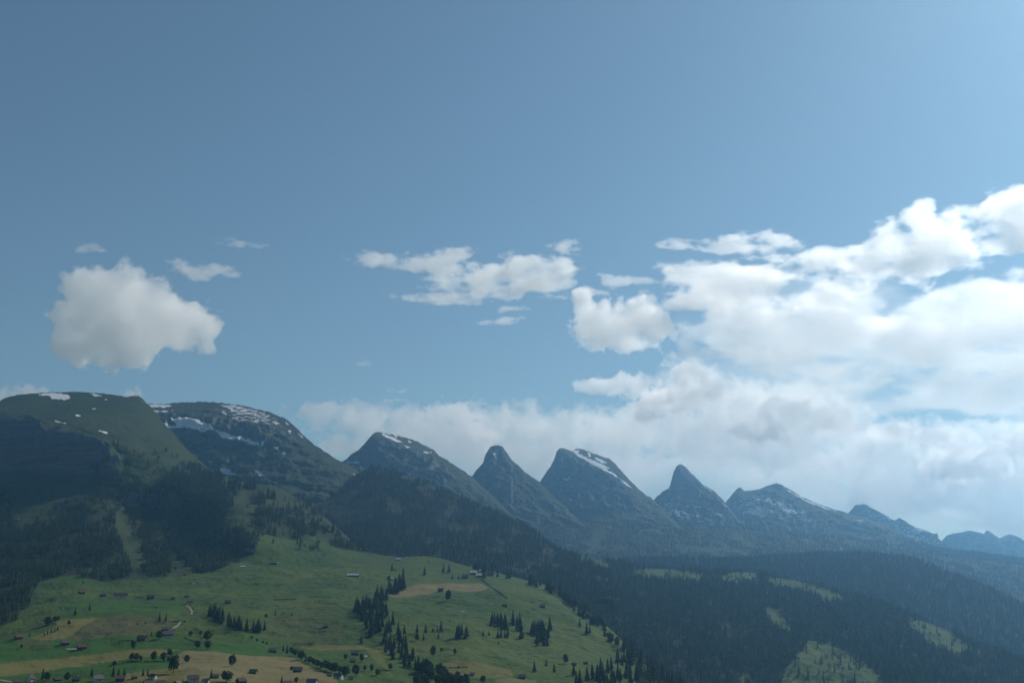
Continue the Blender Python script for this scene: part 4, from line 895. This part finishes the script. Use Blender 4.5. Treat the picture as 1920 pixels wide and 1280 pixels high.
# gravel track: a strip draped on the meadow
def track(pts, w, label):
    c = []
    for (x0, y0), (x1, y1) in zip(pts[:-1], pts[1:]):
        for i in range(6): c.append(hit(x0 + (x1 - x0) * i / 6, y0 + (y1 - y0) * i / 6))
    c.append(hit(*pts[-1])); c = [p for p in c if p]
    V, Fc = [], []
    for i, p in enumerate(c):
        d = (c[min(i + 1, len(c) - 1)] - c[max(i - 1, 0)]); d.z = 0; d.normalize()
        s = Vector((d.y, -d.x, 0)) * w / 2
        for q in (p - s, p + s):
            lo = BVH.ray_cast(Vector((q.x, q.y, q.z + 30)), Vector((0, 0, -1)))[0] or q
            V.append((q.x, q.y, lo.z + .5))
        for q in (p - s, p + s): V.append((q.x, q.y, V[-2][2] - 1.2))
        if i:
            k = 4 * i
            Fc += [(k - 4, k - 3, k + 1, k), (k - 4, k, k + 2, k - 2), (k - 3, k - 1, k + 3, k + 1)]
    st(link_mesh('path', mesh_from('path', V, Fc, [M_track])), label, 'path')
track([(322, 1179), (333, 1172), (338, 1166)], 3.5, 'gravel track bending up from the big farmhouse')
track([(359, 1152), (360, 1146), (355, 1138), (347, 1134)], 3.5, 'gravel track climbing to the white-gabled hut')
track([(-20, 1271), (10, 1276), (28, 1279), (50, 1286)], 4.5, 'pale road at the lower left corner')

# mast on the dome
p = hit(136, 737)
r = empty('mast', p); tag(r, 'tiny summit mast on top of the grassy dome', 'mast')
for nm, b_ in (('pole', (-.35, .35, -.35, .35, -2, 9.5)), ('cross_arm', (-2.6, 2.6, -.25, .25, 6.5, 7.4)), ('cabin', (-4.2, -1.6, -1.2, 1.2, -2, 5.5))):
    Vb, Fb = boxv(*b_); link_mesh(nm, mesh_from(nm, Vb, Fb, [M_metal]), r)

# bird
r = empty('bird', P(951, 501.5, 420), .5); tag(r, 'tiny dark bird against the white cloud in mid sky', 'bird')
V = [(-.35, 0, 0), (-.1, .07, .05), (-.1, -.07, .05), (-.1, 0, -.08), (.22, .03, .02), (.22, -.03, .02), (.22, 0, -.03), (.42, .09, 0), (.42, -.09, 0)]
link_mesh('body', mesh_from('body', V, [(0, 1, 2), (0, 3, 1), (0, 2, 3), (1, 4, 5, 2), (1, 3, 6, 4), (2, 5, 6, 3), (4, 7, 8, 5), (4, 6, 7), (5, 8, 6)], [M_bird]), r)
for s in (-1, 1):
    V = [(-.08, s * .05, .04), (.12, s * .05, .03), (-.12, s * .4, .16), (.08, s * .38, .14), (.1, s * .8, .02), (.16, s * .78, .0), (0, s * .2, .13)]
    link_mesh('wing', mesh_from('wing', V, [(0, 1, 3, 2), (2, 3, 5, 4), (0, 2, 6)], [M_bird]), r)

# ------------------------------------------------------------------ haze
ztop = max(float(l['V'][:, 2].max()) for l in LAND.values()) + 25
m = bpy.data.materials.new('haze'); m.use_nodes = True; hn = m.node_tree; hn.nodes.clear()
ho = hn.nodes.new('ShaderNodeOutputMaterial'); pv = hn.nodes.new('ShaderNodeVolumePrincipled'); hn.links.new(pv.outputs[0], ho.inputs['Volume'])
pv.inputs['Color'].default_value = HAZE_COLOR
pv.inputs['Density'].default_value = HAZE_DENSITY
pv.inputs['Anisotropy'].default_value = HAZE_ANISO
Vb, Fb = boxv(-8000, 8000, -400, 14400, -346.5, ztop)
tag(link_mesh('haze', mesh_from('haze', Vb, Fb, [m])), 'blue summer haze filling the valley air', 'haze', kind='stuff')
print('haze top', ztop)

# ------------------------------------------------------------------ clouds
def cloud_mat(name, dens, aniso=0.55, col=(1, 1, 1)):
    m = bpy.data.materials.new(name); m.use_nodes = True; n = m.node_tree; n.nodes.clear()
    o = n.nodes.new('ShaderNodeOutputMaterial'); v = n.nodes.new('ShaderNodeVolumePrincipled'); n.links.new(v.outputs[0], o.inputs['Volume'])
    v.inputs['Color'].default_value = (*col, 1); v.inputs['Density'].default_value = dens; v.inputs['Anisotropy'].default_value = aniso
    return m

ncloud = [0]
def cloud(label, blobs, D, thick, vox, freq, amp, dens, stretch=1.0, gain=3.0, detail=7, rough=.6, aniso=.7, bias=0.0, cap=0.5, puff=0.0, group=None):
    """a cloud: drops (px, py, rx, ry) as seen from the valley, eaten into by fractal noise; D metres away, thick = depth / height of each drop"""
    ncloud[0] += 1; seed = ncloud[0]
    x0 = min(b[0] - b[2] for b in blobs); x1 = max(b[0] + b[2] for b in blobs)
    y0 = min(b[1] - b[3] for b in blobs); y1 = max(b[1] + b[3] for b in blobs)
    ex, ey = .2 * (x1 - x0) / 2 + 18, .2 * (y1 - y0) / 2 + 14
    x0 -= ex; x1 += ex; y0 -= ey; y1 += ey
    s = D / F
    g = bpy.data.node_groups.new('cloud', 'GeometryNodeTree')
    g.interface.new_socket('Geometry', in_out='OUTPUT', socket_type='NodeSocketGeometry')
    N, L = g.nodes, g.links
    go = N.new('NodeGroupOutput'); vc = N.new('GeometryNodeVolumeCube'); pos = N.new('GeometryNodeInputPosition')
    W, H = (x1 - x0) * s, (y1 - y0) * s
    T = max(2.2 * max(b[3] for b in blobs) * thick * s, 44 * s)
    vc.inputs['Min'].default_value = (-W / 2, -T / 2, -H / 2); vc.inputs['Max'].default_value = (W / 2, T / 2, H / 2)
    for k, v in (('X', W), ('Y', T * .7), ('Z', H)): vc.inputs['Resolution ' + k].default_value = max(8, int(v / (vox * s)))
    def m_(op, a, b=None, c=None):
        nd = N.new('ShaderNodeMath'); nd.operation = op
        for i, v in enumerate((a, b, c)):
            if v is None: continue
            if isinstance(v, (int, float)): nd.inputs[i].default_value = v
            else: L.new(v, nd.inputs[i])
        return nd.outputs[0]
    def vm(op, a, b):
        nd = N.new('ShaderNodeVectorMath'); nd.operation = op
        for i, v in enumerate((a, b)):
            if isinstance(v, tuple): nd.inputs[i].default_value = v
            else: L.new(v, nd.inputs[i])
        return nd
    def noise(scale, det, rg, off, vec):
        nz = N.new('ShaderNodeTexNoise'); nz.inputs['Scale'].default_value = scale; nz.inputs['Detail'].default_value = det; nz.inputs['Roughness'].default_value = rg
        L.new(vm('ADD', vec, (off * 1e3 * s, off * 1.7e3 * s, off * .6e3 * s)).outputs[0], nz.inputs['Vector']); return nz
    f = freq / s
    sv = vm('MULTIPLY', pos.outputs[0], (1 / stretch, 1 / stretch, 1.0)).outputs[0]
    wz = noise(f * .6, 3, .5, seed * .31 + 5, sv)
    wv = vm('SUBTRACT', wz.outputs['Color'], (.5, .5, .5)); ws = vm('SCALE', wv.outputs[0], (0, 0, 0)); ws.inputs['Scale'].default_value = .5 / f
    p2 = vm('ADD', pos.outputs[0], ws.outputs[0]).outputs[0]
    acc = None
    for b in blobs:
        c = ((b[0] - (x0 + x1) / 2) * s, (random.uniform(-.25, .25)) * T * .3, -(b[1] - (y0 + y1) / 2) * s)
        d = vm('DIVIDE', vm('SUBTRACT', p2, c).outputs[0], (b[2] * s, min(b[3] * thick, T / s / 2.3) * s, b[3] * s))
        t = m_('SUBTRACT', 1, vm('LENGTH', d.outputs[0], (0, 0, 0)).outputs['Value'])
        acc = t if acc is None else m_('SMOOTH_MAX', acc, t, .2)
    n1 = noise(f, detail, rough, seed * .77, sv).outputs['Fac']
    v = m_('ADD', m_('MINIMUM', acc, cap), m_('MULTIPLY', m_('SUBTRACT', n1, .5), amp))
    if puff:
        vo = N.new('ShaderNodeTexVoronoi'); vo.feature = 'F1'; vo.normalize = True
        vo.inputs['Scale'].default_value = f * 1.6; vo.inputs['Detail'].default_value = 2.0; vo.inputs['Roughness'].default_value = .55
        L.new(vm('ADD', p2, (seed * 31. * s, 0., seed * 17. * s)).outputs[0], vo.inputs['Vector'])
        v = m_('ADD', v, m_('MULTIPLY', m_('SUBTRACT', .36, vo.outputs['Distance']), puff))
    v = m_('MULTIPLY', m_('ADD', v, bias), gain)
    # nothing may touch the faces of the grid
    sx = N.new('ShaderNodeSeparateXYZ'); L.new(vm('DIVIDE', pos.outputs[0], (W / 2, T / 2, H / 2)).outputs[0], sx.inputs[0])
    fade = None
    for k in range(3):
        q = m_('MULTIPLY', m_('SUBTRACT', 1.0, m_('ABSOLUTE', sx.outputs[k])), 8.0)
        fade = q if fade is None else m_('MINIMUM', fade, q)
    v = m_('MINIMUM', v, fade)
    cl = N.new('ShaderNodeClamp'); L.new(v, cl.inputs[0])
    L.new(cl.outputs[0], vc.inputs['Density'])
    sm = N.new('GeometryNodeSetMaterial'); sm.inputs['Material'].default_value = cloud_mat('cloud_vapour', dens / s, aniso)
    L.new(vc.outputs[0], sm.inputs[0]); L.new(sm.outputs[0], go.inputs[0])
    o = bpy.data.objects.new('cloud', bpy.data.volumes.new('cloud')); C.objects.link(o)
    o.location = P((x0 + x1) / 2, (y0 + y1) / 2, D)
    o.modifiers.new('vapour', 'NODES').node_group = g
    return tag(o, label, 'cloud', group)

CU = dict(thick=1.0, vox=1.2, freq=.021, amp=2.9, dens=.044, gain=7.0, puff=.9)
cloud('big lone puffy cloud floating above the left mountain', [(165, 540, 48, 38), (205, 545, 62, 45), (250, 568, 62, 45), (135, 600, 36, 45), (165, 615, 62, 58), (215, 630, 82, 56), (255, 610, 92, 52), (300, 585, 62, 45), (345, 603, 60, 42), (385, 632, 35, 28), (358, 572, 18, 16), (150, 650, 46, 38), (235, 662, 62, 30), (300, 630, 60, 30), (350, 635, 52, 24)], 9000, **CU)
TH = dict(thick=1.0, vox=1.1, freq=.03, amp=5.4, dens=.04, stretch=2.0, rough=.66, gain=2.6, cap=.4, bias=-.02)
cloud('small soft puff right of the big lone cloud', [(375, 507, 42, 20), (400, 503, 34, 13), (432, 517, 26, 8)], 10000, **TH)
cloud('faint wisp above the small soft puff', [(410, 454, 26, 9), (445, 457, 34, 8), (480, 460, 20, 5)], 10000, **TH)
cloud('faintest little wisp high above the big lone cloud', [(163, 466, 26, 8)], 10000, **TH)
cloud('bright cloud top peeking over the far left end of the mountain', [(10, 748, 50, 18), (55, 738, 34, 16), (78, 733, 16, 10)], 17000, **{**CU, 'freq': .05})
cloud('small ragged cloud tip behind the step of the left mountain', [(246, 742, 16, 14), (258, 735, 9, 10), (240, 734, 8, 8), (232, 746, 16, 5)], 17000, **{**CU, 'freq': .07, 'gain': 3.0, 'amp': 4.0})
cloud('thin flat cloud, upper left of the two in mid sky', [(690, 491, 48, 13), (750, 490, 70, 18), (810, 492, 70, 20), (855, 490, 40, 22), (840, 505, 40, 14)], 15500, **TH)
cloud('larger fanned cloud in mid sky behind the bird', [(950, 522, 105, 36), (890, 530, 85, 17), (830, 522, 50, 9), (1000, 500, 74, 24), (1040, 512, 44, 20), (940, 550, 66, 16), (1062, 530, 26, 14)], 15500, **TH)
cloud('narrow streak of cloud below the thin flat one', [(790, 556, 46, 11), (845, 562, 60, 13), (885, 567, 26, 9)], 15500, **TH)
cloud('small tuft above the fanned cloud', [(1062, 468, 30, 13), (1030, 476, 30, 8)], 15500, **TH)
cloud('pair of faint shreds under the fanned cloud', [(965, 577, 34, 8), (910, 604, 34, 6), (955, 602, 36, 9)], 15500, **TH)
cloud('little flat cloud left of the big bank', [(1160, 524, 36, 11), (1200, 525, 48, 8)], 15500, **TH)
cloud('small wisp under the feathery streaks', [(1298, 518, 30, 9), (1325, 512, 24, 6)], 15500, **TH)
cloud('puffy cloud with a grey core joined to the left of the big bank', [(1150, 598, 56, 34), (1200, 592, 50, 34), (1110, 612, 40, 32), (1235, 615, 40, 26), (1165, 638, 72, 24), (1088, 575, 20, 30), (1105, 545, 36, 9)], 15600, **{**CU, 'freq': .03, 'dens': .05})
cloud('lone lens-shaped streak below the big bank', [(1350, 668, 108, 15), (1400, 665, 70, 15), (1285, 668, 54, 10), (1288, 652, 24, 12), (1470, 672, 60, 10)], 15600, **{**TH, 'freq': .02, 'amp': 2.6})
cloud('lone puff over the left shoulder of the low cloud bank', [(1150, 722, 48, 19), (1182, 718, 36, 22), (1118, 722, 36, 15)], 15800, **{**CU, 'freq': .035})
cloud('tiny puff in the open blue above the wedge-shaped peak', [(685, 681, 14, 7)], 15800, **TH)
cloud('thin torn puff above the wedge-shaped peak', [(735, 738, 26, 12), (740, 748, 34, 6)], 15800, **TH)
cloud('feathery streaks above the big bank', [(1290, 455, 54, 12), (1350, 462, 70, 12), (1405, 450, 50, 20), (1455, 462, 52, 20), (1480, 485, 70, 11), (1560, 480, 50, 10)], 15500, **{**TH, 'amp': 5.0, 'stretch': 2.6})
cloud('big white bank rising to the right edge', [(1400, 555, 170, 44), (1600, 520, 150, 40), (1900, 405, 80, 50), (1960, 400, 80, 60), (1830, 430, 90, 48), (1742, 405, 30, 30), (1760, 440, 60, 38), (1690, 462, 70, 34), (1620, 490, 90, 34), (1690, 490, 130, 30), (1540, 520, 110, 34), (1420, 535, 90, 32), (1330, 565, 90, 26), (1420, 565, 130, 30), (1270, 580, 60, 16), (1900, 450, 120, 34)], 15800, thick=1.3, vox=1.5, freq=.014, amp=4.6, dens=.032, stretch=2.0, gain=4.4, puff=.4, bias=.0, cap=.4, rough=.64)
cloud('broad thin white sheet in the middle of the right sky', [(1880, 570, 110, 44), (1960, 590, 110, 70), (1780, 590, 110, 40), (1700, 610, 110, 34), (1850, 650, 200, 60), (1620, 640, 190, 50), (1480, 625, 150, 44), (1380, 600, 140, 40), (1560, 580, 120, 34), (1640, 705, 200, 44), (1800, 735, 220, 36), (1920, 740, 120, 36), (1700, 765, 170, 20), (1500, 735, 120, 24)], 16500, thick=1.2, vox=2.0, freq=.013, amp=5.0, dens=.017, stretch=2.2, gain=3.0, bias=.06, cap=.4, rough=.64)
cloud('very thin white veil behind the big bank and the broad sheet at the right', [(1350, 590, 170, 50), (1530, 600, 200, 70), (1750, 640, 220, 70), (1930, 640, 170, 80), (1600, 720, 240, 60), (1850, 730, 200, 60), (1480, 690, 170, 40)], 17200, thick=1.0, vox=2.6, freq=.012, amp=4.6, dens=.004, stretch=2.8, gain=1.8, rough=.66, bias=.08, cap=.5)
LB = dict(thick=1.3, vox=1.5, freq=.030, amp=3.8, dens=.022, gain=6.0, puff=1.6, cap=.38)
cloud('heaped cloud tops of the low bank in the centre right', [(1290, 700, 42, 26), (1290, 745, 90, 40), (1235, 768, 56, 30), (1390, 765, 110, 46), (1490, 770, 90, 46), (1550, 800, 80, 40), (1200, 800, 80, 34), (1340, 810, 150, 50), (1480, 840, 120, 50), (1620, 830, 60, 34)], 17500, **LB)
cloud('low grey cloud bank behind the left peaks', [(620, 775, 70, 20), (690, 790, 90, 28), (780, 800, 100, 34), (840, 772, 44, 16), (870, 790, 60, 22), (930, 800, 120, 36), (1040, 805, 120, 36), (1140, 815, 90, 36), (900, 845, 130, 50), (1050, 860, 150, 50), (660, 835, 70, 26), (780, 850, 110, 40), (900, 885, 30, 20)], 18000, **LB)
cloud('low cloud bank with small domes above the faint peaks on the right', [(1690, 815, 60, 26), (1760, 835, 100, 40), (1850, 850, 110, 46), (1930, 835, 90, 40), (1640, 880, 100, 40), (1800, 900, 160, 50), (1930, 920, 100, 60), (1620, 905, 40, 26), (1700, 930, 150, 40), (1900, 980, 90, 36)], 17800, **LB)
cloud('dim hazy cloud layer low behind the fang-shaped peak', [(1180, 880, 140, 50), (1320, 890, 160, 50), (1460, 900, 150, 46), (1600, 940, 150, 40), (1750, 975, 160, 36)], 19500, thick=1.2, vox=2.2, freq=.016, amp=3.6, dens=.016, stretch=1.8, gain=2.2)

# crisp heads that stand in front of the low bank
HD = dict(thick=.8, vox=1.1, freq=.040, amp=3.0, dens=.072, gain=9.0, puff=1.3, cap=.42)
cloud('small crisp cauliflower cloud top over the wedge-shaped peak', [(838, 772, 42, 14), (866, 778, 30, 16), (815, 780, 30, 12), (880, 806, 34, 18), (912, 822, 26, 18)], 16300, **HD)
cloud('bright crisp heap of cloud at the left shoulder of the low bank', [(1240, 752, 46, 24), (1215, 772, 40, 18), (1285, 742, 50, 30), (1292, 702, 34, 22), (1330, 735, 44, 26)], 16300, **HD)
cloud('puffed cloud heads with grey hollows in the middle of the low bank', [(1420, 800, 60, 30), (1480, 770, 56, 30), (1540, 782, 54, 26), (1590, 800, 40, 18), (1450, 812, 60, 20)], 16400, **HD)
cloud('crisp domed cloud heads low in the right of the sky', [(1690, 806, 44, 18), (1735, 818, 40, 18), (1770, 872, 44, 34), (1845, 868, 50, 26), (1900, 840, 50, 20)], 16400, **HD)
